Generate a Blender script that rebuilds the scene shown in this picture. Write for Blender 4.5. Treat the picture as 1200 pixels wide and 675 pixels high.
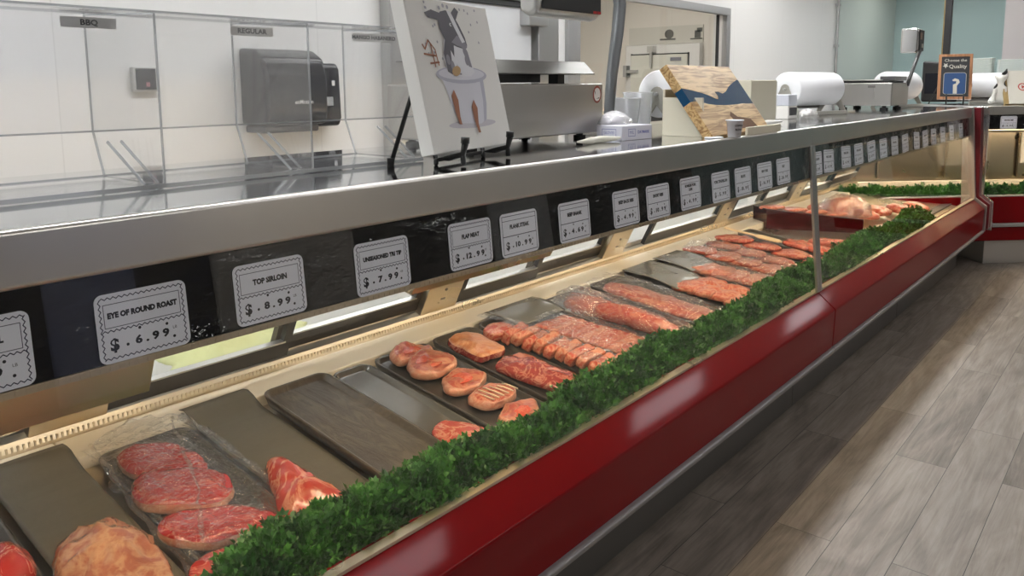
import bpy, bmesh, math, random
import numpy as np
from mathutils import Vector, Matrix, noise
for o in list(bpy.data.objects): bpy.data.objects.remove(o)
S = bpy.context.scene
COL = S.collection
PI = math.pi
random.seed(7)

# ------------------------------------------------------------------ camera
cam = bpy.data.cameras.new('camera'); camo = bpy.data.objects.new('camera', cam); COL.objects.link(camo)
cam.sensor_width = 36; cam.sensor_fit = 'HORIZONTAL'; cam.lens = 27.6; cam.shift_y = -0.09375
cam.clip_start = 0.05; cam.clip_end = 60
camo.matrix_world = Matrix(((0.76790152, -0.08113547, 0.63540876, 0),
                            (0.64053415, 0.10744444, -0.76037602, 0),
                            (-0.00657767, 0.99089491, 0.13447679, 1.45),
                            (0, 0, 0, 1)))
S.camera = camo
S.view_settings.view_transform = 'Standard'; S.view_settings.look = 'None'
S.view_settings.gamma = 1; S.view_settings.use_curve_mapping = False
S.view_settings.exposure = 0.0

# ------------------------------------------------------------------ world
W = bpy.data.worlds.new('world'); S.world = W; W.use_nodes = True
W.node_tree.nodes['Background'].inputs[0].default_value = (0.85, 0.9, 1, 1)
W.node_tree.nodes['Background'].inputs[1].default_value = 0.12

L_COUNTER = 62.0      # ceiling strip above the case
L_WORK = 8.0         # strips above the workers' aisle
L_AISLE = 8.0         # troffers above the customers' aisle
L_BACKROOM = 11.0     # room behind the window
L_CASE = 46.0         # warm tubes in the case
L_FAR = 14.0
L_SHOP_FILL = 15.0  # added fill row over the shop floor

# ------------------------------------------------------------------ helpers: data model
def tag(o, label=None, cat=None, group=None, kind=None):
    if label: o['label'] = label
    if cat: o['category'] = cat
    if group: o['group'] = group
    if kind: o['kind'] = kind
    return o
def empty(name, loc=(0,0,0), label=None, cat=None, group=None, mat=None):
    o = bpy.data.objects.new(name, None); COL.objects.link(o); o.empty_display_size = .05
    o.matrix_world = mat if mat is not None else Matrix.Translation(Vector(loc))
    return tag(o, label, cat, group)
def link(name, me, mats, parent=None, smooth=False, mat=None):
    o = bpy.data.objects.new(name, me); COL.objects.link(o)
    for m in (mats if isinstance(mats, (list, tuple)) else [mats]): me.materials.append(m)
    if smooth: me.polygons.foreach_set('use_smooth', [True]*len(me.polygons))
    if parent is not None: o.parent = parent
    if mat is not None:
        if parent is None: o.matrix_world = mat
        else: o.matrix_local = mat
    return o
class MB:
    """collects shapes for ONE mesh object"""
    def __init__(s): s.v=[]; s.f=[]; s.mi=[]; s.m=Matrix.Identity(4)
    def add(s, vs, fs, mi=0):
        b=len(s.v); s.v += [tuple(s.m @ Vector(v)) for v in vs]
        s.f += [tuple(b+i for i in f) for f in fs]; s.mi += [mi]*len(fs); return s
    def box(s, x0,y0,z0,x1,y1,z1, mi=0):
        vs=[(x,y,z) for x in (x0,x1) for y in (y0,y1) for z in (z0,z1)]
        return s.add(vs, [(0,1,3,2),(4,6,7,5),(0,4,5,1),(2,3,7,6),(0,2,6,4),(1,5,7,3)], mi)
    def prism(s, prof, y0, y1, mi=0):      # profile in (x,z) extruded along y
        n=len(prof); vs=[(p[0],y0,p[1]) for p in prof]+[(p[0],y1,p[1]) for p in prof]
        fs=[(i,(i+1)%n,n+(i+1)%n,n+i) for i in range(n)]+[tuple(range(n-1,-1,-1)),tuple(range(n,2*n))]
        return s.add(vs, fs, mi)
    def poly(s, pts, z0, z1, mi=0):       # polygon in (x,y) extruded along z
        n=len(pts); vs=[(p[0],p[1],z0) for p in pts]+[(p[0],p[1],z1) for p in pts]
        fs=[(i,(i+1)%n,n+(i+1)%n,n+i) for i in range(n)]+[tuple(range(n-1,-1,-1)),tuple(range(n,2*n))]
        return s.add(vs, fs, mi)
    def flat(s, pts, z, mi=0): return s.add([(p[0],p[1],z) for p in pts],[tuple(range(len(pts)))],mi)
    def tube(s, path, r, n=10, mi=0, cap=True):
        path=[Vector(p) for p in path]; rs=r if isinstance(r,(list,tuple)) else [r]*len(path)
        vs=[];fs=[]; up=None
        for i,p in enumerate(path):
            t=(path[min(i+1,len(path)-1)]-path[max(i-1,0)]).normalized()
            if up is None: up=t.orthogonal().normalized()
            up=(up-t*up.dot(t)).normalized(); b=t.cross(up)
            for k in range(n):
                a=2*PI*k/n; vs.append(tuple(p+(up*math.cos(a)+b*math.sin(a))*rs[i]))
        for i in range(len(path)-1):
            for k in range(n): fs.append((i*n+k,i*n+(k+1)%n,(i+1)*n+(k+1)%n,(i+1)*n+k))
        if cap: fs.append(tuple(range(n-1,-1,-1))); fs.append(tuple(range((len(path)-1)*n,len(path)*n)))
        return s.add(vs,fs,mi)
    def lathe(s, prof, n=24, c=(0,0,0), mi=0):    # (r,z) about z
        vs=[];fs=[]
        for r,z in prof:
            for k in range(n): vs.append((c[0]+r*math.cos(2*PI*k/n),c[1]+r*math.sin(2*PI*k/n),c[2]+z))
        for i in range(len(prof)-1):
            for k in range(n): fs.append((i*n+k,i*n+(k+1)%n,(i+1)*n+(k+1)%n,(i+1)*n+k))
        if prof[0][0]>1e-4: fs.append(tuple(range(n-1,-1,-1)))
        if prof[-1][0]>1e-4: fs.append(tuple(range((len(prof)-1)*n,len(prof)*n)))
        return s.add(vs,fs,mi)
    def bar(s, a, b, w, h, mi=0):          # rectangular bar from a to b
        a=Vector(a); b=Vector(b); t=(b-a).normalized()
        r=t.cross(Vector((0,0,1)));  r = r.normalized() if r.length>1e-3 else Vector((1,0,0)); u=r.cross(t)
        vs=[tuple(p+r*i*w/2+u*j*h/2) for p in (a,b) for i,j in ((-1,-1),(1,-1),(1,1),(-1,1))]
        return s.add(vs,[(3,2,1,0),(4,5,6,7)]+[(i,(i+1)%4,4+(i+1)%4,4+i) for i in range(4)],mi)
    def stroke(s, pts, w, z, mi=0, closed=False):
        n=len(pts); rng=range(n if closed else n-1)
        for i in rng:
            a=Vector(pts[i]).to_2d(); b=Vector(pts[(i+1)%n]).to_2d(); d=b-a
            if d.length<1e-6: continue
            d.normalize(); q=Vector((-d.y,d.x))*w/2; e=d*w*.25
            s.flat([a-q-e,b-q+e,b+q+e,a+q-e],z,mi)
    def mesh(s, name):
        me=bpy.data.meshes.new(name); me.from_pydata(s.v,[],s.f)
        me.polygons.foreach_set('material_index', s.mi); me.update(); return me
    def build(s, name, mats, parent=None, smooth=False, mat=None, bevel=0, seg=2):
        me=s.mesh(name)
        if bevel or True:
            bm=bmesh.new(); bm.from_mesh(me); bmesh.ops.recalc_face_normals(bm, faces=bm.faces); bm.to_mesh(me); bm.free()
        o=link(name,me,mats,parent,smooth,mat)
        if bevel:
            md=o.modifiers.new('bevel','BEVEL'); md.width=bevel; md.segments=seg; md.limit_method='ANGLE'; md.angle_limit=.6
            me.polygons.foreach_set('use_smooth',[True]*len(me.polygons))
            wn=o.modifiers.new('wn','WEIGHTED_NORMAL'); wn.keep_sharp=False
        return o
def text_mb(mb, txt, size, cx, cy, z=0, mi=0, align='CENTER', sx=1.0, off=0.0, font_bold=0.0):
    cu=bpy.data.curves.new('t','FONT'); cu.body=txt; cu.size=size; cu.align_x=align; cu.align_y='CENTER'
    cu.offset=font_bold; cu.resolution_u=2; cu.fill_mode='FRONT'
    ob=bpy.data.objects.new('t',cu); COL.objects.link(ob)
    dg=bpy.context.evaluated_depsgraph_get(); me=bpy.data.meshes.new_from_object(ob.evaluated_get(dg))
    vs=[(cx+v.co.x*sx,cy+v.co.y,z) for v in me.vertices]; fs=[tuple(p.vertices) for p in me.polygons]
    mb.add(vs,fs,mi)
    bpy.data.objects.remove(ob); bpy.data.curves.remove(cu); bpy.data.meshes.remove(me)
def copy_tree(o, parent=None):
    c=o.copy(); COL.objects.link(c)
    if parent is not None: c.parent=parent
    for ch in list(o.children): copy_tree(ch,c)
    return c

# ------------------------------------------------------------------ helpers: materials
def nodes(name):
    m=bpy.data.materials.new(name); m.use_nodes=True; nt=m.node_tree
    b=nt.nodes['Principled BSDF']; return m,nt,b
def M(name, col, rough=.5, metal=0, coat=0, spec=.5, emit=None, es=0, bump=None, alpha=None):
    m,nt,b=nodes(name)
    b.inputs['Base Color'].default_value=(*col,1); b.inputs['Roughness'].default_value=rough
    b.inputs['Metallic'].default_value=metal; b.inputs['Coat Weight'].default_value=coat; b.inputs['Coat Roughness'].default_value=.08
    b.inputs['Specular IOR Level'].default_value=spec
    if emit: b.inputs['Emission Color'].default_value=(*emit,1); b.inputs['Emission Strength'].default_value=es
    if bump:
        tc=nt.nodes.new('ShaderNodeTexCoord'); mp=nt.nodes.new('ShaderNodeMapping'); n=nt.nodes.new('ShaderNodeTexNoise'); bp=nt.nodes.new('ShaderNodeBump')
        sc,st=bump[0],bump[1]; mp.inputs['Scale'].default_value=sc if isinstance(sc,tuple) else (sc,)*3
        n.inputs['Scale'].default_value=1; n.inputs['Detail'].default_value=5
        bp.inputs['Strength'].default_value=st; bp.inputs['Distance'].default_value=bump[2] if len(bump)>2 else .002
        nt.links.new(tc.outputs['Object'],mp.inputs[0]); nt.links.new(mp.outputs[0],n.inputs['Vector']); nt.links.new(n.outputs[0],bp.inputs['Height']); nt.links.new(bp.outputs[0],b.inputs['Normal'])
    return m
def brushed(name, col, r0, r1, scale, bump=.05):
    m,nt,b=nodes(name); b.inputs['Metallic'].default_value=1
    tc=nt.nodes.new('ShaderNodeTexCoord'); mp=nt.nodes.new('ShaderNodeMapping'); n=nt.nodes.new('ShaderNodeTexNoise')
    mp.inputs['Scale'].default_value=scale; n.inputs['Scale'].default_value=1; n.inputs['Detail'].default_value=3
    mr=nt.nodes.new('ShaderNodeMapRange'); mr.inputs[3].default_value=r0; mr.inputs[4].default_value=r1
    n2=nt.nodes.new('ShaderNodeTexNoise'); n2.inputs['Scale'].default_value=4
    cr=nt.nodes.new('ShaderNodeMixRGB'); cr.inputs[1].default_value=(*[c*.9 for c in col],1); cr.inputs[2].default_value=(*[min(1,c*1.08) for c in col],1)
    nt.links.new(tc.outputs['Object'],mp.inputs[0]); nt.links.new(mp.outputs[0],n.inputs['Vector']); nt.links.new(tc.outputs['Object'],n2.inputs['Vector'])
    nt.links.new(n.outputs[0],mr.inputs[0]); nt.links.new(mr.outputs[0],b.inputs['Roughness'])
    nt.links.new(n2.outputs[0],cr.inputs[0]); nt.links.new(cr.outputs[0],b.inputs['Base Color'])
    bp=nt.nodes.new('ShaderNodeBump'); bp.inputs['Strength'].default_value=bump; bp.inputs['Distance'].default_value=.001
    nt.links.new(n.outputs[0],bp.inputs['Height']); nt.links.new(bp.outputs[0],b.inputs['Normal'])
    return m
def thin(name, tint=(1,1,1), gain=1.0, rough=.0, base=.02, haze=0.0, bump=None, hazecol=(1,1,1)):
    """thin clear sheet: transparent + fresnel gloss (+ a little diffuse haze)"""
    m=bpy.data.materials.new(name); m.use_nodes=True; nt=m.node_tree; nt.nodes.clear()
    out=nt.nodes.new('ShaderNodeOutputMaterial'); tr=nt.nodes.new('ShaderNodeBsdfTransparent'); tr.inputs[0].default_value=(*tint,1)
    gl=nt.nodes.new('ShaderNodeBsdfGlossy'); gl.inputs['Roughness'].default_value=rough; gl.inputs[0].default_value=(1,1,1,1)
    fr=nt.nodes.new('ShaderNodeFresnel'); ge=nt.nodes.new('ShaderNodeNewGeometry'); mr=nt.nodes.new('ShaderNodeMapRange'); mr.inputs[3].default_value=1.45; mr.inputs[4].default_value=1/1.45
    nt.links.new(ge.outputs['Backfacing'],mr.inputs[0]); nt.links.new(mr.outputs[0],fr.inputs[0])
    mm=nt.nodes.new('ShaderNodeMath'); mm.operation='MULTIPLY_ADD'; mm.inputs[1].default_value=gain; mm.inputs[2].default_value=base; mm.use_clamp=True
    mx=nt.nodes.new('ShaderNodeMixShader')
    nt.links.new(fr.outputs[0],mm.inputs[0]); nt.links.new(mm.outputs[0],mx.inputs[0])
    last=tr
    if haze>0:
        df=nt.nodes.new('ShaderNodeBsdfDiffuse'); df.inputs[0].default_value=(*hazecol,1); m2=nt.nodes.new('ShaderNodeMixShader'); m2.inputs[0].default_value=haze
        nt.links.new(tr.outputs[0],m2.inputs[1]); nt.links.new(df.outputs[0],m2.inputs[2]); last=m2
    nt.links.new(last.outputs[0],mx.inputs[1]); nt.links.new(gl.outputs[0],mx.inputs[2]); nt.links.new(mx.outputs[0],out.inputs[0])
    if bump:
        tc=nt.nodes.new('ShaderNodeTexCoord'); n=nt.nodes.new('ShaderNodeTexNoise'); n.inputs['Scale'].default_value=bump[0]; n.inputs['Detail'].default_value=4; n.inputs['Distortion'].default_value=1.5
        bp=nt.nodes.new('ShaderNodeBump'); bp.inputs['Strength'].default_value=bump[1]; bp.inputs['Distance'].default_value=bump[2]
        nt.links.new(tc.outputs['Object'],n.inputs['Vector']); nt.links.new(n.outputs[0],bp.inputs['Height'])
        nt.links.new(bp.outputs[0],gl.inputs['Normal']); nt.links.new(bp.outputs[0],fr.inputs['Normal'])
    return m
def meat(name, lean, fat, vein=.03, scale=22, lean2=None, fatamt=0.0, rough=.28, stripes=None, bump=.5, dist=1.2):
    m,nt,b=nodes(name)
    tc=nt.nodes.new('ShaderNodeTexCoord'); mp=nt.nodes.new('ShaderNodeMapping')
    if stripes: mp.inputs['Scale'].default_value=stripes
    n=nt.nodes.new('ShaderNodeTexNoise'); n.inputs['Scale'].default_value=scale; n.inputs['Detail'].default_value=5; n.inputs['Roughness'].default_value=.6; n.inputs['Distortion'].default_value=dist
    r=nt.nodes.new('ShaderNodeValToRGB'); e=r.color_ramp.elements
    c=.5; e[0].position=c-vein*1.6; e[0].color=(0,0,0,1); e[1].position=c+vein*1.6; e[1].color=(0,0,0,1)
    k=r.color_ramp.elements.new(c); k.color=(1,1,1,1)
    n2=nt.nodes.new('ShaderNodeTexNoise'); n2.inputs['Scale'].default_value=scale*.45; n2.inputs['Detail'].default_value=3; n2.inputs['Distortion'].default_value=dist*.65
    r2=nt.nodes.new('ShaderNodeValToRGB'); r2.color_ramp.elements[0].position=.62-fatamt; r2.color_ramp.elements[1].position=.72-fatamt
    n3=nt.nodes.new('ShaderNodeTexNoise'); n3.inputs['Scale'].default_value=scale*.3; n3.inputs['Detail'].default_value=4
    mxl=nt.nodes.new('ShaderNodeMixRGB'); mxl.inputs[1].default_value=(*lean,1); mxl.inputs[2].default_value=(*(lean2 or [c*.6 for c in lean]),1)
    mx=nt.nodes.new('ShaderNodeMath'); mx.operation='MAXIMUM'
    sc=nt.nodes.new('ShaderNodeMath'); sc.operation='MULTIPLY'; sc.inputs[1].default_value=.75
    mc=nt.nodes.new('ShaderNodeMixRGB'); mc.inputs[2].default_value=(*fat,1)
    L=nt.links.new
    L(tc.outputs['Object'],mp.inputs[0])
    for q in (n,n2,n3): L(mp.outputs[0],q.inputs['Vector'])
    L(n.outputs[0],r.inputs[0]); L(n2.outputs[0],r2.inputs[0]); L(n3.outputs[0],mxl.inputs[0])
    L(r.outputs[0],mx.inputs[0]); L(r2.outputs[0],mx.inputs[1]); L(mx.outputs[0],sc.inputs[0]); L(sc.outputs[0],mc.inputs[0]); L(mxl.outputs[0],mc.inputs[1]); L(mc.outputs[0],b.inputs['Base Color'])
    b.inputs['Roughness'].default_value=rough; b.inputs['Coat Weight'].default_value=.5; b.inputs['Coat Roughness'].default_value=.12
    bp=nt.nodes.new('ShaderNodeBump'); bp.inputs['Strength'].default_value=bump; bp.inputs['Distance'].default_value=.003
    L(n.outputs[0],bp.inputs['Height']); L(bp.outputs[0],b.inputs['Normal']); L(bp.outputs[0],b.inputs['Coat Normal'])
    return m
def emis(name,col,s):
    m=bpy.data.materials.new(name); m.use_nodes=True; nt=m.node_tree; nt.nodes.clear()
    o=nt.nodes.new('ShaderNodeOutputMaterial'); e=nt.nodes.new('ShaderNodeEmission'); e.inputs[0].default_value=(*col,1); e.inputs[1].default_value=s
    nt.links.new(e.outputs[0],o.inputs[0]); return m

steel=brushed('brushed_steel',(.72,.70,.66),.26,.34,(3,1.2,90),.0)
steel_top=brushed('polished_steel_top',(.66,.67,.67),.06,.10,(220,2,2),.0)
steel_warm=brushed('inner_steel',(.66,.58,.45),.22,.36,(3,3,3),.0)
steel_flat=M('plain_steel',(.55,.55,.54),.35,1)
steel_dark=M('dark_kick_steel',(.2,.19,.18),.38,.8)
chrome=M('chrome',(.75,.75,.75),.12,1)
alum=M('aluminium_frame',(.42,.42,.42),.42,.8)
red=M('red_enamel',(.16,.001,.003),.42,0,.26,.06)
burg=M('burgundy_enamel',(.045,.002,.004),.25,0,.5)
black=M('black_plastic',(.012,.012,.013),.35)
blackgloss=M('black_gloss_panel',(.004,.004,.005),.06,0,.0,.35,bump=((6,5,8),.9,.04))
smoke=M('smoked_plastic',(.008,.009,.014),.2,0,.1,.3)
blackmetal=M('black_metal',(.01,.01,.01),.4,.3)
rubber=M('black_rubber',(.015,.015,.015),.6)
white=M('white_plastic',(.78,.76,.72),.35)
whitepaint=M('white_paint',(.75,.75,.74),.4)
cream=M('cream_plastic',(.66,.62,.49),.5)
cardw=M('white_card',(.80,.81,.88),.5)
ink=M('black_ink',(.012,.012,.018),.6)
bluei=M('blue_ink',(.08,.10,.35),.6)
redi=M('red_ink',(.5,.03,.03),.6)
paper=M('butcher_paper_roll',(.82,.83,.85),.6,bump=((2,2,2),.1))
linermat=M('grey_tray_liner',(.092,.084,.062),.5,bump=((22,22,22),.5,.004))
traymat=M('black_tray_plastic',(.045,.042,.036),.28,0,.2,bump=((9,9,9),.3,.003))
glass=thin('case_glass',(.985,.99,.985),.32)
acryl=thin('clear_acrylic',(.985,.985,.985),.6,.02,.01,.02,hazecol=(.9,.92,.95))
acryl_edge=thin('acrylic_edge',(.80,.81,.82),1.2,.1,.06,.30,hazecol=(.75,.78,.8))
wrapm=thin('plastic_wrap',(.985,.985,.985),1.2,.07,.015,.0,bump=(45,1,.012))
bagm=thin('clear_bag',(.98,.98,.98),1.5,.12,.06,.06,bump=(40,1,.012))
led=emis('warm_tube',(1,.77,.49),L_CASE)

# ------------------------------------------------------------------ structure
def struct(o): o['kind']='structure'; return o
def wallmat(name,c,seam=1.22,axis='Y',rough=.3):
    m,nt,b=nodes(name); b.inputs['Roughness'].default_value=rough
    tc=nt.nodes.new('ShaderNodeTexCoord'); sp=nt.nodes.new('ShaderNodeSeparateXYZ'); d=nt.nodes.new('ShaderNodeMath'); d.operation='DIVIDE'; d.inputs[1].default_value=seam
    fr=nt.nodes.new('ShaderNodeMath'); fr.operation='FRACT'; lt=nt.nodes.new('ShaderNodeMath'); lt.operation='LESS_THAN'; lt.inputs[1].default_value=.004
    mx=nt.nodes.new('ShaderNodeMixRGB'); mx.inputs[1].default_value=(*c,1); mx.inputs[2].default_value=(*[k*.88 for k in c],1)
    n=nt.nodes.new('ShaderNodeTexNoise'); n.inputs['Scale'].default_value=90; n.inputs['Detail'].default_value=2
    bp=nt.nodes.new('ShaderNodeBump'); bp.inputs['Strength'].default_value=.12; bp.inputs['Distance'].default_value=.002
    L=nt.links.new; L(tc.outputs['Object'],sp.inputs[0]); L(sp.outputs[axis],d.inputs[0]); L(d.outputs[0],fr.inputs[0]); L(fr.outputs[0],lt.inputs[0]); L(lt.outputs[0],mx.inputs[0]); L(mx.outputs[0],b.inputs['Base Color'])
    L(tc.outputs['Object'],n.inputs['Vector']); L(n.outputs[0],bp.inputs['Height']); L(bp.outputs[0],b.inputs['Normal'])
    return m
frp=wallmat('white_wall_panel',(.70,.70,.69))
greenw=wallmat('pale_green_wall',(.50,.56,.53),50)
teal=wallmat('pale_teal_wall',(.42,.56,.57),50,'X',.6)
shopw=wallmat('shop_wall',(.07,.065,.06),50,'Y',.6)
backw=wallmat('back_room_panel',(.74,.71,.66),1.0,'X',.35)
# floor: grey brown planks
fm,nt,b=nodes('plank_floor')
tc=nt.nodes.new('ShaderNodeTexCoord'); sp=nt.nodes.new('ShaderNodeSeparateXYZ'); cb=nt.nodes.new('ShaderNodeCombineXYZ')
L=nt.links.new
L(tc.outputs['Object'],sp.inputs[0]); L(sp.outputs['Y'],cb.inputs[0]); L(sp.outputs['X'],cb.inputs[1])
br=nt.nodes.new('ShaderNodeTexBrick'); br.inputs['Scale'].default_value=1; br.inputs['Brick Width'].default_value=1.22; br.inputs['Row Height'].default_value=.18
br.inputs['Mortar Size'].default_value=.0012; br.inputs['Mortar Smooth'].default_value=.2; br.offset=.37; br.inputs['Color1'].default_value=(.0,0,0,1); br.inputs['Color2'].default_value=(1,1,1,1); br.inputs['Mortar'].default_value=(0,0,0,1); br.inputs['Bias'].default_value=0
L(cb.outputs[0],br.inputs['Vector'])
mp=nt.nodes.new('ShaderNodeMapping'); mp.inputs['Scale'].default_value=(2.2,38,1)
va=nt.nodes.new('ShaderNodeVectorMath'); va.operation='MULTIPLY_ADD'; va.inputs[1].default_value=(7,7,7)
L(br.outputs['Color'],va.inputs[0]); va.inputs[1].default_value=(9,5,3); L(cb.outputs[0],va.inputs[2]); L(va.outputs[0],mp.inputs[0])
n1=nt.nodes.new('ShaderNodeTexNoise'); n1.inputs['Scale'].default_value=1; n1.inputs['Detail'].default_value=8; n1.inputs['Distortion'].default_value=1.6; n1.inputs['Roughness'].default_value=.65
mp2=nt.nodes.new('ShaderNodeMapping'); mp2.inputs['Scale'].default_value=(1.2,5,1); L(va.outputs[0],mp2.inputs[0]); L(mp.outputs[0],n1.inputs['Vector'])
n2=nt.nodes.new('ShaderNodeTexNoise'); n2.inputs['Scale'].default_value=1.3; n2.inputs['Detail'].default_value=4; n2.inputs['Distortion'].default_value=2; L(mp2.outputs[0],n2.inputs['Vector'])
rp=nt.nodes.new('ShaderNodeValToRGB'); e=rp.color_ramp.elements; e[0].position=.3; e[0].color=(.095,.076,.060,1); e[1].position=.7; e[1].color=(.31,.268,.228,1)
ad=nt.nodes.new('ShaderNodeMath'); ad.operation='MULTIPLY_ADD'; ad.inputs[1].default_value=.5
ad2=nt.nodes.new('ShaderNodeMath'); ad2.operation='MULTIPLY_ADD'; ad2.inputs[1].default_value=.5
L(n1.outputs[0],ad.inputs[0]); L(n2.outputs[0],ad2.inputs[0]); ad2.inputs[2].default_value=0; L(ad2.outputs[0],ad.inputs[2])
sh=nt.nodes.new('ShaderNodeMath'); sh.operation='MULTIPLY_ADD'; sh.inputs[1].default_value=.14; L(br.outputs['Color'],sh.inputs[0]); 
sb=nt.nodes.new('ShaderNodeMath'); sb.operation='SUBTRACT'; sb.inputs[1].default_value=.07; L(ad.outputs[0],sb.inputs[0]); L(sb.outputs[0],sh.inputs[2]); L(sh.outputs[0],rp.inputs[0])
mxm=nt.nodes.new('ShaderNodeMixRGB'); mxm.inputs[2].default_value=(.035,.03,.026,1); L(br.outputs['Fac'],mxm.inputs[0]); L(rp.outputs[0],mxm.inputs[1]); L(mxm.outputs[0],b.inputs['Base Color'])
b.inputs['Roughness'].default_value=.5
bp=nt.nodes.new('ShaderNodeBump'); bp.inputs['Strength'].default_value=.25; bp.inputs['Distance'].default_value=.002; L(n1.outputs[0],bp.inputs['Height']); L(bp.outputs[0],b.inputs['Normal'])

CZ=3.05
struct(MB().box(-6.5,-3,-.05,5,14,0).build('floor',fm))
struct(MB().box(-6.5,-3,CZ,5,14,CZ+.05).build('ceiling',M('ceiling_tile',(.5,.49,.47),.9)))
# wall behind the counter, with window opening Y 4.68-7.1, z .95-2.1
wb=MB(); X0,X1=-3.42,-3.3
wb.box(X0,-3,0,X1,4.66,CZ); wb.box(X0,4.66,0,X1,7.12,.95); wb.box(X0,4.66,2.12,X1,7.12,CZ); wb.box(X0,7.12,0,X1,10.3,CZ)
struct(wb.build('wall_back',frp))
struct(MB().box(X0,10.3,0,X1+.0,13,CZ).build('wall_back_far',greenw))
struct(MB().box(-6.5,13,0,5,13.1,CZ).build('wall_far',teal))
struct(MB().box(4.4,-3,0,4.5,13,CZ).build('wall_right',shopw))
struct(MB().box(-3.42,-3.1,0,4.5,-3,CZ).build('wall_near',shopw))
struct(MB().box(-1.72,11.9,0,-.9,12.99,CZ).build('wall_column',M('white_column',(.62,.58,.58),.6)))
for i,(a_,b_) in enumerate(((-.6,.5),(2.2,2.9),(3.6,5.2),(7.4,8.6))):  # door-shaped panels added out of view, to reflect as stripes in the fascia
    dd=empty('door_%d'%(i+3)); struct(dd)
    MB().box(4.34,a_,0,4.4,b_,2.1).build('door_leaf',M('side_door_%d'%i,((.62,.56,.45),(.35,.38,.55),(.60,.56,.50),(.5,.5,.5))[i],.4),dd,bevel=.01)
    MB().box(4.28,b_-.12,1.0,4.34,b_-.08,1.15).build('door_handle',alum,dd,bevel=.004)
w=empty('window_1'); struct(w)
fr=MB()
for (y0,y1,z0,z1) in ((4.62,7.17,.91,.97),(4.62,7.17,2.09,2.16),(4.62,4.69,.97,2.09),(7.09,7.17,.97,2.09)): fr.box(X1-.02,y0,z0,X1+.03,y1,z1)
fr.build('window_frame',alum,w,bevel=.004)
MB().box(X1-.03,6.98,.97,X1-.01,7.01,2.09).build('window_seal',rubber,w)
MB().box(X1-.06,4.69,.97,X1-.054,7.09,2.09).build('window_pane',glass,w)
# conduit trim at the panel end
t=MB(); t.tube([(-3.27,10.27,.9),(-3.27,10.27,CZ)],.016,8)
for z in (1.45,1.9,2.4): t.box(-3.3,10.24,z,-3.25,10.30,z+.03)
struct(t.build('trim_1',alum))
# back room seen through the window
struct(MB().box(-6.5,9.2,0,X0,9.3,CZ).build('wall_back_room',backw))
struct(MB().box(-6.6,-3,0,-6.5,13,CZ).build('wall_back_room_side',backw))
d=empty('door_1'); struct(d)
dm=M('cold_room_door_skin',(.66,.66,.60),.35)
mb=MB(); mb.box(-5.62,9.10,0,-4.55,9.2,1.96); mb.build('door_surround',whitepaint,d,bevel=.01)
MB().box(-5.52,9.06,0,-4.70,9.1,1.83).build('door_leaf',dm,d,bevel=.012)
g=MB(); 
for a in ((-5.53,9.085,0,-5.515,9.105,1.85),(-4.705,9.085,0,-4.69,9.105,1.85),(-5.53,9.085,1.83,-4.69,9.105,1.845)): g.box(*a)
g.build('door_gasket',rubber,d)
mb=MB(); mb.box(-5.6,9.02,1.6,-5.4,9.06,1.64); mb.box(-5.6,9.0,1.55,-5.55,9.1,1.7); mb.build('door_hinge',alum,d,bevel=.004)
mb=MB(); mb.tube([(-5.2,9.03,1.66),(-5.2,9.03,1.92)],.018,8); mb.box(-5.24,9.0,1.86,-5.16,9.1,1.94); mb.build('door_latch',steel_flat,d)
mb=MB(); mb.box(-4.93,9.05,1.745,-4.78,9.062,1.79); mb.build('door_badge',M('badge_grey',(.2,.2,.24),.5),d)
mb=MB(); mb.box(-5.62,9.18,1.97,-4.55,9.198,2.19); o=mb.build('wall_sign',[M('sign_white',(.62,.61,.56),.4)]); tag(o,'long pale sign board above the cold room door beyond the window','sign')
mb=MB()
for cx,cz,r in ((-5.02,2.09,.065),):
    mb.add([(cx+r*math.cos(k*PI/10),9.175,cz+r*.9*math.sin(k*PI/10)) for k in range(20)],[tuple(range(20))])
mb.box(-5.15,9.17,2.015,-4.93,9.178,2.035)
for a in ((-4.66,2.03,-4.58,2.12),(-4.63,2.1,-4.56,2.15),(-4.72,2.01,-4.56,2.025)): mb.box(a[0],9.17,a[1],a[2],9.178,a[3])
mb.build('sign_print',M('emblem_grey',(.12,.12,.11),.6),o)
# cold room door in the back wall beside the window
d=empty('door_2'); struct(d)
MB().box(-3.3,3.0,0,-3.25,4.1,1.95).build('door_leaf',M('grey_white_door',(.52,.53,.54),.35),d,bevel=.01)
fm2=MB(); fm2.box(-3.3,4.14,0,-3.22,4.36,2.12); fm2.box(-3.3,2.85,1.98,-3.22,4.36,2.12); fm2.box(-3.3,2.85,0,-3.22,2.96,2.12)
fm2.build('door_frame',steel_flat,d,bevel=.006)
MB().box(-3.3,2.96,1.945,-3.235,4.14,1.985).build('door_gasket',rubber,d)
mb=MB(); mb.box(-3.26,3.98,1.83,-3.17,4.18,1.93); mb.tube([(-3.2,4.02,1.93),(-3.2,4.02,1.97)],.02,8); mb.build('door_hinge',steel_flat,d,bevel=.008)
struct(MB().box(-3.3,4.54,.0,-3.27,4.62,CZ).build('trim_2',alum))

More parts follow.
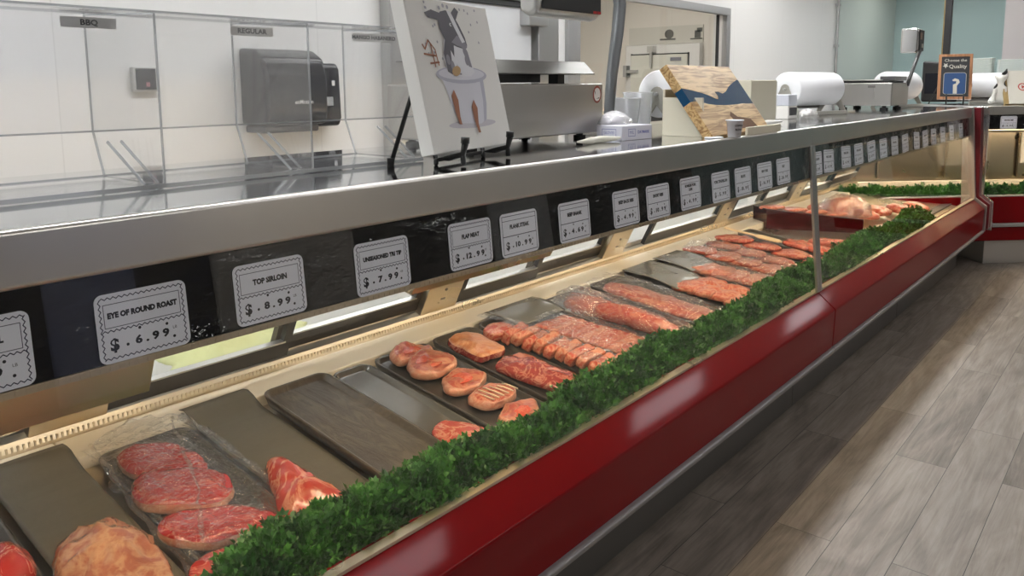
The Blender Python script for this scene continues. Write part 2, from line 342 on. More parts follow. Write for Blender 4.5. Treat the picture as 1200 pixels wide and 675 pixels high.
# ------------------------------------------------------------------ ceiling lights
def clight(x,y,wx,wy,s,col=(1,.97,.92),label='',grp='ceiling lights'):
    t=empty('ceiling_light',(x,y,CZ),label,'ceiling light',grp)
    fr=MB(); h=.03
    for a in ((-wx/2-.03,-wy/2-.03,-.04,wx/2+.03,-wy/2,0),(-wx/2-.03,wy/2,-.04,wx/2+.03,wy/2+.03,0),(-wx/2-.03,-wy/2,-.04,-wx/2,wy/2,0),(wx/2,-wy/2,-.04,wx/2+.03,wy/2,0)): fr.box(*a)
    fr.build('light_frame',whitepaint,t)
    MB().box(-wx/2,-wy/2,-.03,wx/2,wy/2,-.02).build('light_diffuser',emis('lamp_%d'%int(s*10),col,s),t)
for y in (-.9,1.7,4.3,6.9,9.5): clight(-1.75,y,.10,2.3,L_COUNTER,(.98,.99,1),label='long ceiling light above the meat case counter')
for y in (0.2,3.6,7.6): clight(-2.7,y,.5,1.2,L_WORK,(1,.99,.97),'square ceiling light above the workers aisle','workers aisle lights')
for y in (-1.2,2.6,6.1,9.6): clight(.36,y,.26,1.25,L_AISLE,(1,.96,1),'ceiling light above the shop floor aisle','shop floor lights')
for y in (-1.2,2.0,5.2,8.4): clight(3.2,y,.6,1.5,L_SHOP_FILL,(1,.98,.95),'ceiling light over the far side of the shop floor','far shop floor lights')  # unseen fill row, added to lift the price tags and fascia
clight(-4.9,6.6,.8,2.4,L_BACKROOM,(1,.94,.86),'ceiling light in the room beyond the window','back room light')
clight(-4.9,3,.8,2.4,L_BACKROOM,(1,.94,.86),'second ceiling light in the room beyond the window','back room light')
clight(-2.4,11.6,.6,.6,L_FAR,(1,.98,.92),'square ceiling light in front of the pale teal wall','far ceiling light')

# ------------------------------------------------------------------ meat case
TH=math.atan2(.108,.7)
DM=Matrix.Translation((-1.85,0,.608)) @ Matrix.Rotation(TH,4,'Y')   # deck frame: local x runs down the slope
def D(x,y,h=0,rz=0): return DM @ Matrix.Translation(((x+1.85)/math.cos(TH),y,h)) @ Matrix.Rotation(rz,4,'Z')
GL=[(-1.12,.545),(-1.18,1.18)]
ta=.5; DN=math.hypot(ta,1)
def doorM(y,s=0): # local X along Y, local Y up the tilted plane, Z toward the customer
    return Matrix(((0,ta/DN,1/DN,-2.0),(1,0,0,y),(0,1/DN,-ta/DN,.65),(0,0,0,1)))
def case_section(name,y0,y1,label,posts,rails,far_miter=False):
    t=empty('display_case',(0,0,0),label,'display case')
    MB().box(-1.985,y0,0.02,-1.27,y1,.50).build('base_body',steel_dark,t)
    kp=MB(); n=max(1,round((y1-y0)/1.9)); st=(y1-y0)/n
    for i in range(n): kp.box(-1.27,y0+i*st+.003,0,-1.21,y0+(i+1)*st-.003,.30)
    kp.build('kick_panel',steel_dark,t)
    MB().prism([(-1.16,.545),(-1.118,.545),(-1.044,.484),(-1.040,.478),(-1.046,.312),(-1.16,.300)],y0+.003,y1-.003).build('front_panel',red,t,bevel=.004)
    MB().prism([(-1.12,.286),(-1.052,.284),(-1.034,.292),(-1.032,.306),(-1.045,.314),(-1.12,.312)],y0+.002,y1-.002).build('bumper',M('grey_bumper',(.30,.29,.29),.35,.4),t,bevel=.003)
    MB().prism([(-1.17,.497),(-1.165,.505),(-1.142,.545),(-1.142,.552),(-1.117,.552),(-1.117,.545),(-1.13,.545),(-1.13,.497)],y0,y1).build('glass_channel',steel_warm,t)
    MB().prism([(-1.121,.545),(-1.116,.545),(-1.176,1.185),(-1.181,1.185)],y0+.004,y1-.004).build('front_glass',glass,t)
    # deck
    dp=MB(); dp.m=DM; dp.box(-.02,y0,-.045,.712,y1,-.028); dp.build('deck_pan',steel_warm,t)
    for a,b_ in rails: MB().box(-1.985,a+.002,.560,-1.853,b_-.002,.612).build('back_rail',M('cream_rail',(.80,.74,.62),.35) if 'cream_rail' not in bpy.data.materials else bpy.data.materials['cream_rail'],t,bevel=.004)
    sl=MB(); sl.prism([(-1.985,.60),(-1.985,.618),(-1.993,.640),(-2.035,.640),(-2.035,.60)],y0,y1)
    k=y0
    while k<y1-.02: sl.box(-1.996,k,.618,-1.9835,k+.004,.630); k+=.012 if k<4 else .03
    sl.build('door_sill',steel_warm,t)
    MB().box(-2.06,y0,.05,-2.04,y1,.66).build('back_panel',steel_flat,t)
    # posts and sliding doors
    ps=sorted(posts)
    for p in ps:
        o=MB().box(0,-.01,-.03,.18,.66,.012).build('steel_post',steel_warm,t,bevel=.003,mat=doorM(p))
        MB().lathe([(.006,0),(.006,.003),(0,.003)],12,(.09,.09,.012)).build('screw',steel_dark,o); MB().box(.080,.045,.012,.10,.052,.0145).build('slot',steel_dark,o)
    edges=[y0-.0]+ps+[y1]
    segs=[]
    for i in range(len(ps)+1):
        a=(ps[i-1]+.18) if i>0 else y0; b_=ps[i] if i<len(ps) else y1
        if b_-a>.25: segs.append((a,b_))
    for a,b_ in segs:
        wide=(b_-a)
        if wide<.8: parts=[(a,b_,0)]
        else: m_=a+wide*.47; parts=[(a,m_+.02,0),(m_-.02,b_,-.022)]
        for (c,e_,dz) in parts:
            w_=e_-c; f=MB()
            f.box(0,0,-.012+dz,w_,.055,.008+dz); f.box(0,.60,-.012+dz,w_,.65,.008+dz); f.box(0,.055,-.012+dz,.028,.60,.008+dz); f.box(w_-.028,.055,-.012+dz,w_,.60,.008+dz)
            f.box(.02,.055,-.006+dz,w_-.02,.061,.0095+dz,1)
            o=f.build('sliding_door',[black,steel_flat],t,mat=doorM(c))
            MB().box(.028,.06,-.004+dz,w_-.028,.60,0+dz).build('door_glass',glass,o)
    # worktop
    MB().prism([(-1.90,1.215),(-1.90,1.262),(-1.19,1.262),(-1.19,1.215)],y0,y1).build('worktop',steel_top,t)
    MB().prism([(-1.195,1.181),(-1.195,1.2615),(-1.185,1.2635),(-1.178,1.2615),(-1.174,1.255),(-1.173,1.187),(-1.177,1.181)],y0+.0015,y1-.0015).build('fascia',steel,t,bevel=.002)
    tx=lambda z:-1.12-.06*(z-.545)/.635
    pr=MB(); pr.prism([(tx(1.044)-.012,1.044),(tx(1.18)-.012,1.18),(tx(1.18)-.018,1.18),(tx(1.044)-.018,1.044)],y0,y1); pr.build('price_rail',blackgloss,t)
    lp=MB(); lp.prism([(tx(1.044)-.018,1.046),(tx(1.044)-.010,1.0435),(tx(1.03)-.012,1.032),(-1.192,1.030),(-1.192,1.034),(-1.186,1.040)],y0,y1)
    k=y0
    while k<y1-.02: lp.box(tx(1.03)-.014,k,1.034,tx(1.03)-.0105,k+.006,1.041); k+=.014 if k<3 else .03
    lp.build('light_channel',steel_warm,t)
    MB().prism([(-1.25,1.115),(-1.20,1.115),(-1.20,1.105),(-1.25,1.105)],y0,y1).build('light_housing',white,t)
    tb=MB(); tb.tube([(-1.214,y0+.03,1.080),(-1.214,y1-.03,1.080)],.011,8); tb.build('light_tube',led,t)
    return t
c1=case_section('display_case',-.7,3.42,'red and stainless meat display case nearest the camera, filled with trays of beef',[-.56,.61,1.87,3.04],[(-.7,.66),(.66,2.95),(2.95,3.42)])
c2=case_section('display_case',3.42,6.95,'second red and stainless meat display case beyond the glass joint, ending at the corner',[4.22,5.40],[(3.42,5.2),(5.2,6.3)])
for y0,y1,zb in ((-.7,.60,.925),(1.22,1.76,.965)):
    MB().prism([(-1.27,1.06),(-1.275,1.06),(-1.335,zb+.008),(-1.39,zb+.02),(-1.39,zb+.012),(-1.33,zb)],y0,y1).build('lamp_canopy',steel_warm,c1,bevel=.001)
# glass joint post between the sections
pj=empty('glass_joint_post',(0,3.42,0),'narrow chrome upright covering the joint between the two front glasses','post')
for s_ in (-.022,.010):
    MB().prism([(-1.120,.55),(-1.108,.55),(-1.168,1.185),(-1.180,1.185)],s_-.008,s_+.018).build('post_strip',steel_flat,pj,bevel=.002)
o=MB().box(-1.0455,-.17,.405,-1.044,-.12,.425).build('case_badge',M('badge_blue',(.2,.22,.4),.4),c1); o.location=(0,3.42,0)
# shelf behind the doors with a folded cloth
o=MB().box(-2.42,-.7,.60,-2.07,6.2,.64).build('cutting_shelf',M('white_poly_board',(.40,.40,.38),.45),None,bevel=.004)
tag(o,'long white cutting board shelf behind the sliding doors of the case','shelf')

# end of the case run: steel end frame with red stripe
e=empty('case_end_frame',(0,0,0),'upright steel and red end frame closing the glass case at the corner','end frame')
prof=[(-1.20,.30),(-1.03,.30),(-1.03,.50),(-1.11,.56),(-1.165,1.262),(-1.24,1.262)]
MB().prism(prof,6.955,6.985).build('end_plate',steel_flat,e,bevel=.004)
MB().prism([(-1.17,.32),(-1.015,.32),(-1.015,.51),(-1.09,.57),(-1.12,1.258),(-1.19,1.258)],6.987,7.04).build('end_stripe',M('dark_red_stripe',(.16,.008,.014),.3,0,.4),e,bevel=.004)
MB().prism([(-1.14,.30),(-1.0,.30),(-1.0,.52),(-1.07,.58),(-1.07,1.262),(-1.16,1.262)],7.045,7.085).build('end_post',chrome,e,bevel=.004)

# ------------------------------------------------------------------ second run of cases, turned 45 degrees
RC=Matrix.Translation((-1.12,7.13,0)) @ Matrix.Rotation(math.radians(45),4,'Z')  # local x along the run, local y to its back
cc=empty('corner_display_case',label='third display case, turned to face the camera beyond the corner, red with a steel foot',cat='display case',mat=RC)
MB().box(.08,.0,.0,2.4,.9,.19).build('kick_panel',M('foot_steel',(.42,.40,.37),.4,.6),cc,bevel=.004)
MB().box(-1.15,-.02,.19,2.4,.05,.545).build('front_panel',red,cc,bevel=.006)
MB().box(-1.15,-.05,.305,2.4,-.02,.335).build('bumper',alum,cc,bevel=.006)
MB().box(-1.15,-.018,.545,2.4,.045,.556).build('front_ledge',steel_flat,cc,bevel=.004)
MB().box(-1.15,.05,.40,2.4,.80,.49).build('deck_pan',steel_warm,cc)
MB().box(.10,.03,.515,2.4,.036,1.12).build('front_glass',glass,cc)
MB().box(.05,.03,1.195,2.4,.12,1.262).build('fascia',steel,cc,bevel=.003)
MB().box(.05,.12,1.23,2.4,.9,1.262).build('worktop',steel_top,cc)
MB().box(.08,.045,1.08,2.4,.055,1.195).build('price_rail',blackgloss,cc)
MB().box(.08,.04,1.055,2.4,.10,1.072).build('light_channel',steel_warm,cc)
mb=MB(); mb.tube([(.12,.16,1.12),(2.38,.16,1.12)],.011,8); mb.tube([(-1.0,.30,1.14),(.0,.30,1.14)],.011,8); mb.build('light_tube',led,cc)
MB().box(-1.1,.60,.56,2.4,.66,.60).build('back_rail',bpy.data.materials['cream_rail'],cc,bevel=.004)
for i,(a,b_) in enumerate(((-1.1,-.5),(-.45,.12),(.17,.8),(.85,1.5),(1.55,2.3))):
    o=MB().box(a,.68,.62,b_,.70,1.15).build('sliding_door',steel_warm,cc)
    MB().box(a+.01,.672,.74,b_-.03,.678,1.02).build('door_panel',M('door_white',(.62,.62,.60),.3) if i==3 else steel_warm,o)
MB().box(-1.15,.72,.05,2.4,.75,1.2).build('back_panel',steel_warm,cc)

# ------------------------------------------------------------------ price tags
def zig(a,b,n,amp):
    a=Vector(a);b=Vector(b);d=(b-a);q=Vector((-d.y,d.x)).normalized()*amp
    return [tuple(a+d*(i/n)+(q if i%2 else -q)) for i in range(n+1)]
TW,TT=.140,.104
def rrect(x0,y0,x1,y1,r,n=5):
    p=[]
    for cx,cy,a0 in ((x1-r,y1-r,0),(x0+r,y1-r,PI/2),(x0+r,y0+r,PI),(x1-r,y0+r,1.5*PI)):
        for i in range(n+1): a=a0+PI/2*i/n; p.append((cx+r*math.cos(a),cy+r*math.sin(a)))
    return p
TU=Vector((-.0941,0,.9956)); TN=Vector((.9956,0,.0941))
def tagM(y,z):
    x=-1.12-.06*(z-.545)/.635-.0105
    return Matrix(((0,TU.x,TN.x,x),(1,0,0,y),(0,TU.z,TN.z,z),(0,0,0,1)))
def price_tag(y,z,head,price,label,zz=True,mat=None,grp='price tags on the black rail'):
    t=empty('price_tag',label=label,cat='price tag',group=grp,mat=mat if mat is not None else tagM(y,z))
    w,h=TW/2,TT/2
    MB().poly(rrect(-w,-h,w,h,.012),0,.0008).build('card',cardw,t)
    b=MB(); g=.007; zt=.0011
    if zz:
        k=30
        b.stroke(zig((-w+g,h-g),(w-g,h-g),k,.0016),.0014,zt); b.stroke(zig((-w+g,-h+g),(w-g,-h+g),k,.0016),.0014,zt)
        b.stroke(zig((-w+g,-h+g),(-w+g,h-g),20,.0016),.0014,zt); b.stroke(zig((w-g,-h+g),(w-g,h-g),20,.0016),.0014,zt)
        b.stroke(zig((-w+g,-.004),(w-g,-.004),k,.0016),.0014,zt)
        b.stroke([(-w+.012,h-.016),(w-.012,h-.016),(w-.012,.001),(-w+.012,.001)],.0010,zt,closed=True)
    else:
        b.stroke([(-w+g,h-g),(w-g,h-g),(w-g,-h+g),(-w+g,-h+g)],.0016,zt,closed=True)
        b.stroke([(-w+g,-.003),(w-g,-.003)],.0018,zt); b.stroke([(-w+g,h-.018),(w-g,h-.018)],.0012,zt)
    b.build('border',M('dark_ink_blue',(.02,.02,.06),.6) if 'dark_ink_blue' not in bpy.data.materials else bpy.data.materials['dark_ink_blue'],t)
    b=MB(); lines=head.split('\n'); sz=.0128 if len(head)<17 else .0112
    for i,l in enumerate(lines): text_mb(b,l,sz,0,.0185-(i-(len(lines)-1)/2)*.013,.0011,sx=.90,font_bold=.0008)
    b.build('heading',ink,t)
    b=MB(); text_mb(b,'$',.025,-.047,-.026,.0011,font_bold=.0009)
    text_mb(b,price,.0165,.010,-.026,.0011,sx=1.25,font_bold=.0008)
    for p in ((-.028,-.029),(.044,-.034),(.034,-.012),(-.008,-.008)): b.flat([(p[0]+.0024*math.cos(k*PI/4),p[1]+.0024*math.sin(k*PI/4)) for k in range(8)],.0011)
    text_mb(b,'LB',.0065,.046,-.020,.0011)
    b.build('price',ink,t)
    return t
TZ=1.098
names=[(.308,'CHUCK ROLL','6.9 9','cut off at the photo\'s left edge'),
(.533,'EYE OF ROUND ROAST','6 . 9 9','reading EYE OF ROUND ROAST'),
(.756,'TOP SIRLOIN','8 . 9 9','reading TOP SIRLOIN'),
(1.012,'UNSEASONED TRI TIP','7 . 9 9','reading UNSEASONED TRI TIP'),
(1.270,'FLAP MEAT','12 . 9 9','reading FLAP MEAT'),
(1.443,'FLANK STEAK','10 . 9 9','reading FLANK STEAK'),
(1.672,'BEEF SHANK','4 . 6 9','reading BEEF SHANK'),
(1.929,'BEEF BACK RIBS','4 . 9 9','reading BEEF BACK RIBS'),
(2.114,'SHORT RIBS','10 . 9 9','reading SHORT RIBS'),
(2.326,'BONELESS PORK\nLOIN','4 . 9 9','reading BONELESS PORK LOIN'),
(2.552,'PORK TENDERLOIN','5 . 9 9','reading PORK TENDERLOIN'),
(2.738,'RIB EYE','18 . 9 9','reading RIB EYE'),
(2.939,'NEW YORK','16 . 9 9','reading NEW YORK'),
(3.130,'FILET','24 . 9 9','reading FILET')]
for i,(y,hd,pr,ds) in enumerate(names):
    price_tag(y,TZ+random.uniform(-.003,.003),hd,pr,'white price tag '+ds+' on the black rail',zz=(i in (0,1,2,3,4)))
ft=price_tag(3.52,TZ,'PORK CHOPS','4 . 9 9','white price tag just past the glass joint post',zz=False,grp='price tags beyond the joint')
far=[3.68,3.93,4.13,4.35,4.57,4.80,5.03,5.30,5.52,5.75,6.02,6.30,6.62]
ordn=['second','third','fourth','fifth','sixth','seventh','eighth','ninth','tenth','eleventh','twelfth','thirteenth','fourteenth']
for y,n_ in zip(far,ordn):
    c=copy_tree(ft); c.matrix_world=tagM(y,TZ)@Matrix.Rotation(random.uniform(-.05,.05),4,'Z'); c['label']=n_+' white price tag along the rail past the glass joint post'
mt=RC@Matrix(((1,0,0,.243),(0,0,-1,.043),(0,1,0,1.132),(0,0,0,1)))
price_tag(0,0,'GROUND BEEF','5 . 9 9','white price tag on the corner case that faces the camera',False,mt,'corner case price tags')

# ------------------------------------------------------------------ trays and food
def smooth_closed(p,n=56):
    p=[Vector(q).to_2d() for q in p]; m=len(p); out=[]
    for i in range(n):
        t=i*m/n; k=int(t); f=t-k; a,b,c,d=(p[(k-1)%m],p[k%m],p[(k+1)%m],p[(k+2)%m])
        out.append(.5*((2*b)+(c-a)*f+(2*a-5*b+4*c-d)*f*f+(3*b-a-3*c+d)*f**3))
    return out
def blob(name,outl,th,dome,mats,parent=None,mat=None,seed=0,rough=.003,part='body',h0=0,inset=0,freq=28,fatband=None):
    """a cut of meat: closed outline (x,y), rounded rim, domed top, noisy surface"""
    pts=smooth_closed(outl); n=len(pts); c=sum(pts,Vector((0,0)))/n
    rings=[(.90,0),(.985,.18*th),(1.0,.5*th),(.985,.8*th),(.94,.97*th),(.86,th+dome*.22),(.72,th+dome*.5),(.55,th+dome*.75),(.36,th+dome*.92),(.17,th+dome)]
    vs=[];fs=[];mi=[]
    sd=Vector((seed*3.1,seed*1.7,seed*.9))
    for k,(sc,z) in enumerate(rings):
        for p in pts:
            q=c+(p-c)*sc; v=Vector((q.x,q.y,z+h0))
            if z>0:
                nz=noise.noise(v*freq+sd)*rough+noise.noise(v*freq*2.7+sd)*rough*.4
                d=Vector(((p-c).normalized().x,(p-c).normalized().y,0))
                v+=d*nz*(1.2 if k<4 else .3); v.z+=nz*(1.3 if k>3 else .2)
                v.z=max(v.z,h0)
            vs.append(tuple(v))
    top=len(vs); vs.append((c.x,c.y,h0+th+dome))
    for k in range(len(rings)-1):
        for i in range(n): fs.append((k*n+i,k*n+(i+1)%n,(k+1)*n+(i+1)%n,(k+1)*n+i)); mi.append(1 if k<(fatband or 3) else 0)
    for i in range(n): fs.append(((len(rings)-1)*n+i,(len(rings)-1)*n+(i+1)%n,top)); mi.append(0)
    fs.append(tuple(range(n-1,-1,-1))); mi.append(1)
    if fatband is None:
        me=bpy.data.meshes.new(name); me.from_pydata(vs,[],fs); me.update()
        o=link(name if parent is None else part,me,mats[0],parent,True,mat)
        return o
    # two parts: lean + outer fat band
    t=empty(name,mat=mat)
    for nm,sel,m_ in (('lean_meat',0,mats[0]),('fat_edge',1,mats[1])):
        me=bpy.data.meshes.new(nm); me.from_pydata(vs,[],[f for f,q in zip(fs,mi) if q==sel]); me.update()
        link(nm,me,m_,t,True)
    return t
lean=meat('lean_beef',(.40,.020,.018),(.62,.22,.15),.010,11,(.26,.010,.012),-.03,.22)
leand=meat('deep_red_beef',(.36,.02,.018),(.60,.28,.2),.010,14,(.30,.02,.02),-.06,.26)
fatm=meat('beef_fat',(.54,.24,.14),(.66,.40,.27),.05,26,(.58,.20,.13),.05,.32)
netm=meat('roast_fat_cover',(.20,.035,.025),(.44,.25,.14),.07,19,(.36,.15,.085),.10,.25,bump=1,dist=.35)
trim_=meat('tritip_marbled',(.33,.028,.02),(.60,.29,.18),.03,11,(.40,.05,.035),.10,.24,(1,1,1))
pinkm=meat('pork_pink',(.50,.095,.05),(.76,.40,.26),.04,17,(.60,.15,.09),.05,.28)
pinkd=meat('salmon_pink_meat',(.42,.055,.03),(.74,.36,.22),.045,17,(.50,.09,.06),.04,.28)
cutm=meat('pale_cutlet',(.34,.035,.022),(.60,.27,.16),.05,15,(.44,.08,.05),.06,.28)
eyem=meat('cutlet_eye',(.60,.085,.04),(.70,.24,.14),.02,20,(.50,.05,.03),-.1,.24)
orangem=meat('orange_fat_slab',(.60,.22,.07),(.66,.33,.15),.05,14,(.48,.13,.045),.05,.3,bump=.8)
ribm=meat('dark_rib_meat',(.22,.022,.02),(.64,.27,.18),.03,16,(.36,.05,.04),.08,.24,bump=.9)
stripem=meat('striped_short_rib',(.46,.05,.03),(.72,.34,.20),.05,18,(.56,.11,.065),.07,.26,(1.8,.8,1.8))
stripe2=meat('fatty_short_rib',(.60,.18,.10),(.76,.42,.26),.06,18,(.5,.09,.05),.12,.26,(1.8,.8,1.8))
rollm=meat('ridged_loin',(.38,.03,.022),(.68,.26,.16),.03,34,(.60,.12,.08),.05,.24,bump=.9)

def tray(y0,y1,label,x0=-1.835,x1=-1.17,h=-.006,group='meat trays on the sloping deck',mat=None,name='meat_tray',rx=0.0):
    """shallow black tray with raised rounded rim"""
    y0+=.004;y1-=.004; cx,cy=(x0+x1)/2,(y0+y1)/2; w,l=(x1-x0)/2/math.cos(TH),(y1-y0)/2
    t=MB(); rings=[(0.012,-.020),(0.006,-.004),(0,.012),(.004,.0135),(.010,.011),(.017,.0005),(.024,0)]
    n=0
    for ins,z in rings:
        p=rrect(-w+ins,-l+ins,w-ins,l-ins,max(.012,.034-ins),5); n=len(p); t.v+=[(a,b,z) for a,b in p]
    for k in range(len(rings)-1):
        for i in range(n): t.f.append((k*n+i,k*n+(i+1)%n,(k+1)*n+(i+1)%n,(k+1)*n+i)); t.mi.append(0)
    t.f.append(tuple(range((len(rings)-1)*n,len(rings)*n))); t.mi.append(0)
    t.f.append(tuple(range(n-1,-1,-1))); t.mi.append(0)
    o=t.build(name,mat or traymat,None,True,D(cx,cy,h,0))
    return tag(o,label,'tray',group)
def sheet(name,x0,x1,y0,y1,hf,mats,nx=30,ny=14,label=None,cat=None,group=None,parent=None,thick=.0015,jag=0):
    vs=[];fs=[]
    for i in range(nx+1):
        for j in range(ny+1):
            u=i/nx;v=j/ny; x=x0+(x1-x0)*u; y=y0+(y1-y0)*v
            if jag:
                e=(abs(v-.5)*2)**6; y+=noise.noise(Vector((x*14,v*3,7)))*jag*e; e=(abs(u-.5)*2)**10; x+=noise.noise(Vector((y*16,u*3,3)))*jag*e
            vs.append(((x+1.85)/math.cos(TH),y,hf(x,y,u,v)))
    for i in range(nx):
        for j in range(ny): a=i*(ny+1)+j; fs.append((a,a+ny+1,a+ny+2,a+1))
    me=bpy.data.meshes.new(name); me.from_pydata(vs,[],fs); me.update()
    o=link(name,me,mats,parent,True,DM)
    if thick:
        md=o.modifiers.new('s','SOLIDIFY'); md.thickness=thick; md.offset=1
    if label: tag(o,label,cat,group)
    return o
TR={
    'steak1':[(-1.778,0.717),(-1.805,0.756),(-1.781,0.815),(-1.725,0.849),(-1.656,0.859),(-1.613,0.843),(-1.620,0.801),(-1.661,0.746),(-1.704,0.712)],
    'steak2':[(-1.661,0.695),(-1.686,0.729),(-1.664,0.776),(-1.615,0.830),(-1.555,0.858),(-1.500,0.842),(-1.478,0.806),(-1.489,0.762),(-1.522,0.735),(-1.549,0.700),(-1.595,0.677)],
    'steak3':[(-1.507,0.677),(-1.520,0.721),(-1.487,0.768),(-1.468,0.816),(-1.404,0.856),(-1.348,0.865),(-1.321,0.847),(-1.343,0.813),(-1.370,0.767),(-1.384,0.720),(-1.416,0.691),(-1.460,0.667)],
    'steak4':[(-1.361,0.666),(-1.368,0.702),(-1.354,0.747),(-1.323,0.794),(-1.280,0.843),(-1.248,0.831),(-1.230,0.779),(-1.223,0.720),(-1.264,0.659),(-1.318,0.648)],
    'tritip':[(-1.549,0.950),(-1.557,0.980),(-1.518,0.990),(-1.457,0.994),(-1.393,1.004),(-1.340,1.012),(-1.315,0.985),(-1.317,0.95),(-1.327,0.911),(-1.344,0.884),(-1.375,0.881),(-1.410,0.889),(-1.474,0.915)],
    'roast':[(-1.515,0.484),(-1.550,0.520),(-1.559,0.569),(-1.529,0.608),(-1.475,0.632),(-1.403,0.629),(-1.320,0.610),(-1.29,0.560),(-1.335,0.492),(-1.402,0.463),(-1.472,0.467)],
    'leftroast':[(-1.599,0.375),(-1.605,0.413),(-1.587,0.446),(-1.535,0.458),(-1.494,0.445),(-1.456,0.408),(-1.480,0.352)],
    'flat':[(-1.436,1.384),(-1.441,1.426),(-1.405,1.465),(-1.346,1.492),(-1.292,1.492),(-1.275,1.466),(-1.271,1.385),(-1.286,1.358),(-1.358,1.356),(-1.407,1.358)],
    'cut1':[(-1.803,1.564),(-1.835,1.636),(-1.808,1.685),(-1.760,1.696),(-1.742,1.659),(-1.743,1.587),(-1.757,1.547)],
    'cut2':[(-1.726,1.558),(-1.762,1.623),(-1.748,1.684),(-1.694,1.717),(-1.647,1.693),(-1.624,1.632),(-1.632,1.560),(-1.674,1.531)],
    'cut3':[(-1.596,1.577),(-1.611,1.639),(-1.595,1.690),(-1.548,1.705),(-1.517,1.682),(-1.498,1.634),(-1.507,1.565),(-1.543,1.541)],
    'cut4':[(-1.464,1.557),(-1.487,1.618),(-1.473,1.678),(-1.428,1.703),(-1.399,1.687),(-1.392,1.636),(-1.396,1.584),(-1.422,1.553)],
    'cut5':[(-1.352,1.549),(-1.378,1.606),(-1.370,1.664),(-1.337,1.690),(-1.302,1.665),(-1.282,1.608),(-1.290,1.555),(-1.321,1.531)],
    'orange':[(-1.763,1.775),(-1.789,1.834),(-1.768,1.887),(-1.694,1.898),(-1.614,1.890),(-1.611,1.813),(-1.619,1.772),(-1.683,1.768)],
    'darkrib':[(-1.560,1.778),(-1.584,1.857),(-1.558,1.913),(-1.433,1.930),(-1.308,1.943),(-1.294,1.873),(-1.309,1.828),(-1.398,1.798),(-1.498,1.776)],
    'roll0':[(-1.754,2.405),(-1.788,2.501),(-1.714,2.553),(-1.613,2.556),(-1.581,2.489),(-1.618,2.419),(-1.671,2.394)],
    'fillet':[(-1.753,2.694),(-1.786,2.779),(-1.714,2.825),(-1.533,2.859),(-1.347,2.872),(-1.297,2.832),(-1.319,2.751),(-1.418,2.705),(-1.598,2.698)]}
def cut(key,name,cat,th,dome,mats,label,group,seed,rough=.003,h=0,tilt=(0,0),fatband=None,freq=28,outl=None,rz=0):
    o_=outl or TR[key]; cx=sum(p[0] for p in o_)/len(o_); cy=sum(p[1] for p in o_)/len(o_)
    lo=[((p[0]-cx)/math.cos(TH),p[1]-cy) for p in o_]
    m=D(cx,cy,h,rz)@Matrix.Rotation(tilt[0],4,'X')@Matrix.Rotation(tilt[1],4,'Y')
    o=blob(name,lo,th,dome,mats,None,m,seed,rough,freq=freq,fatband=fatband)
    return tag(o,label,cat,group)
def tube_meat(name,path,r,mat,label,cat,group,seed,flat=.75,rough=.006):
    """long muscle lying on the deck: path of (x,y,h) in deck coordinates"""
    P=[Vector(p) for p in path]; n=26; k=18; vs=[];fs=[]; sd=Vector((seed,seed*2,0))
    for i in range(n):
        t=i/(n-1)*(len(P)-1); a=min(int(t),len(P)-2); f=t-a; c=P[a].lerp(P[a+1],f); d=(P[a+1]-P[a]).normalized(); s_=Vector((-d.y,d.x,0)).normalized()
        e=math.sin(PI*min(1,max(0,(i+.35)/n)))**.33; rr=r*e
        for j in range(k):
            q=2*PI*j/k; v=Vector(((c.x+1.85)/math.cos(TH),c.y,0))+s_*math.cos(q)*rr+Vector((0,0,rr*flat+math.sin(q)*rr*flat+c.z))
            nn=noise.noise(v*22+sd)*rough+noise.noise(v*60+sd)*rough*.4
            v+=(s_*math.cos(q)+Vector((0,0,math.sin(q))))*nn; v.z=max(v.z,c.z+.0005); vs.append(tuple(v))
    for i in range(n-1):
        for j in range(k): fs.append((i*k+j,i*k+(j+1)%k,(i+1)*k+(j+1)%k,(i+1)*k+j))
    fs.append(tuple(range(k-1,-1,-1))); fs.append(tuple(range((n-1)*k,n*k)))
    me=bpy.data.meshes.new(name); me.from_pydata(vs,[],fs); me.update(); o=link(name,me,mat,None,True,DM); return tag(o,label,cat,group)
def wave(a,sx,sy,sd=0): return lambda x,y,u,v: a*noise.noise(Vector((x*sx,y*sy,sd)))

residue=meat('residue_tray',(.110,.090,.062),(.036,.028,.019),.07,9,(.070,.056,.038),.13,.33,(.8,2.4,1),bump=.8)
residue.node_tree.nodes['Principled BSDF'].inputs['Coat Weight'].default_value=.1
# tray row, nearest first
tray(.20,.475,'black meat tray at the left edge under a red roast')
tray(.685,.918,'black tray under the plastic wrapped stack of steaks')
tray(1.115,1.335,'raised empty black tray with dried meat residue, beside the tri tip',h=.014,mat=residue)
tray(1.345,1.492,'tray covered in smoky film with one flat steak on it',mat=M('filmed_tray',(.085,.085,.08),.2,0,.5,bump=((4,16,4),.5,.004)))
tray(1.502,1.738,'black tray holding five round bone in cutlets')
tray(1.752,1.968,'black tray with the orange fat slab and dark rib rack')
tray(1.98,2.345,'black tray under the two rows of sliced short ribs')
tray(2.36,2.665,'black tray under the two wrapped loins')
tray(2.68,2.935,'black tray under the long wrapped pork fillet')
for i,(a,b_) in enumerate(((2.95,3.235),(3.245,3.515),(3.525,3.735),(3.745,3.925),(3.935,4.155),(4.165,4.37))):
    tray(a,b_,['tray of chops, first beyond the long wrapped fillet','tray under the long chain of overlapping chops before the joint post','tray of thin pink fillets just short of the joint post','tray of red strips behind the joint post','tray under the wooden paddle','tray of red strips in front of the burgundy riser'][i],group='far meat trays')
o=sheet('tray_liner',-1.915,-1.20,.487,.655,lambda x,y,u,v:.006+(.017*max(0,1-abs(x+1.875)/.07) if x<-1.8 else 0)+.002*noise.noise(Vector((x*9,y*9,1))),linermat,label='grey green paper tray liner under the large fat covered roast',cat='tray liner',group='paper tray liners')
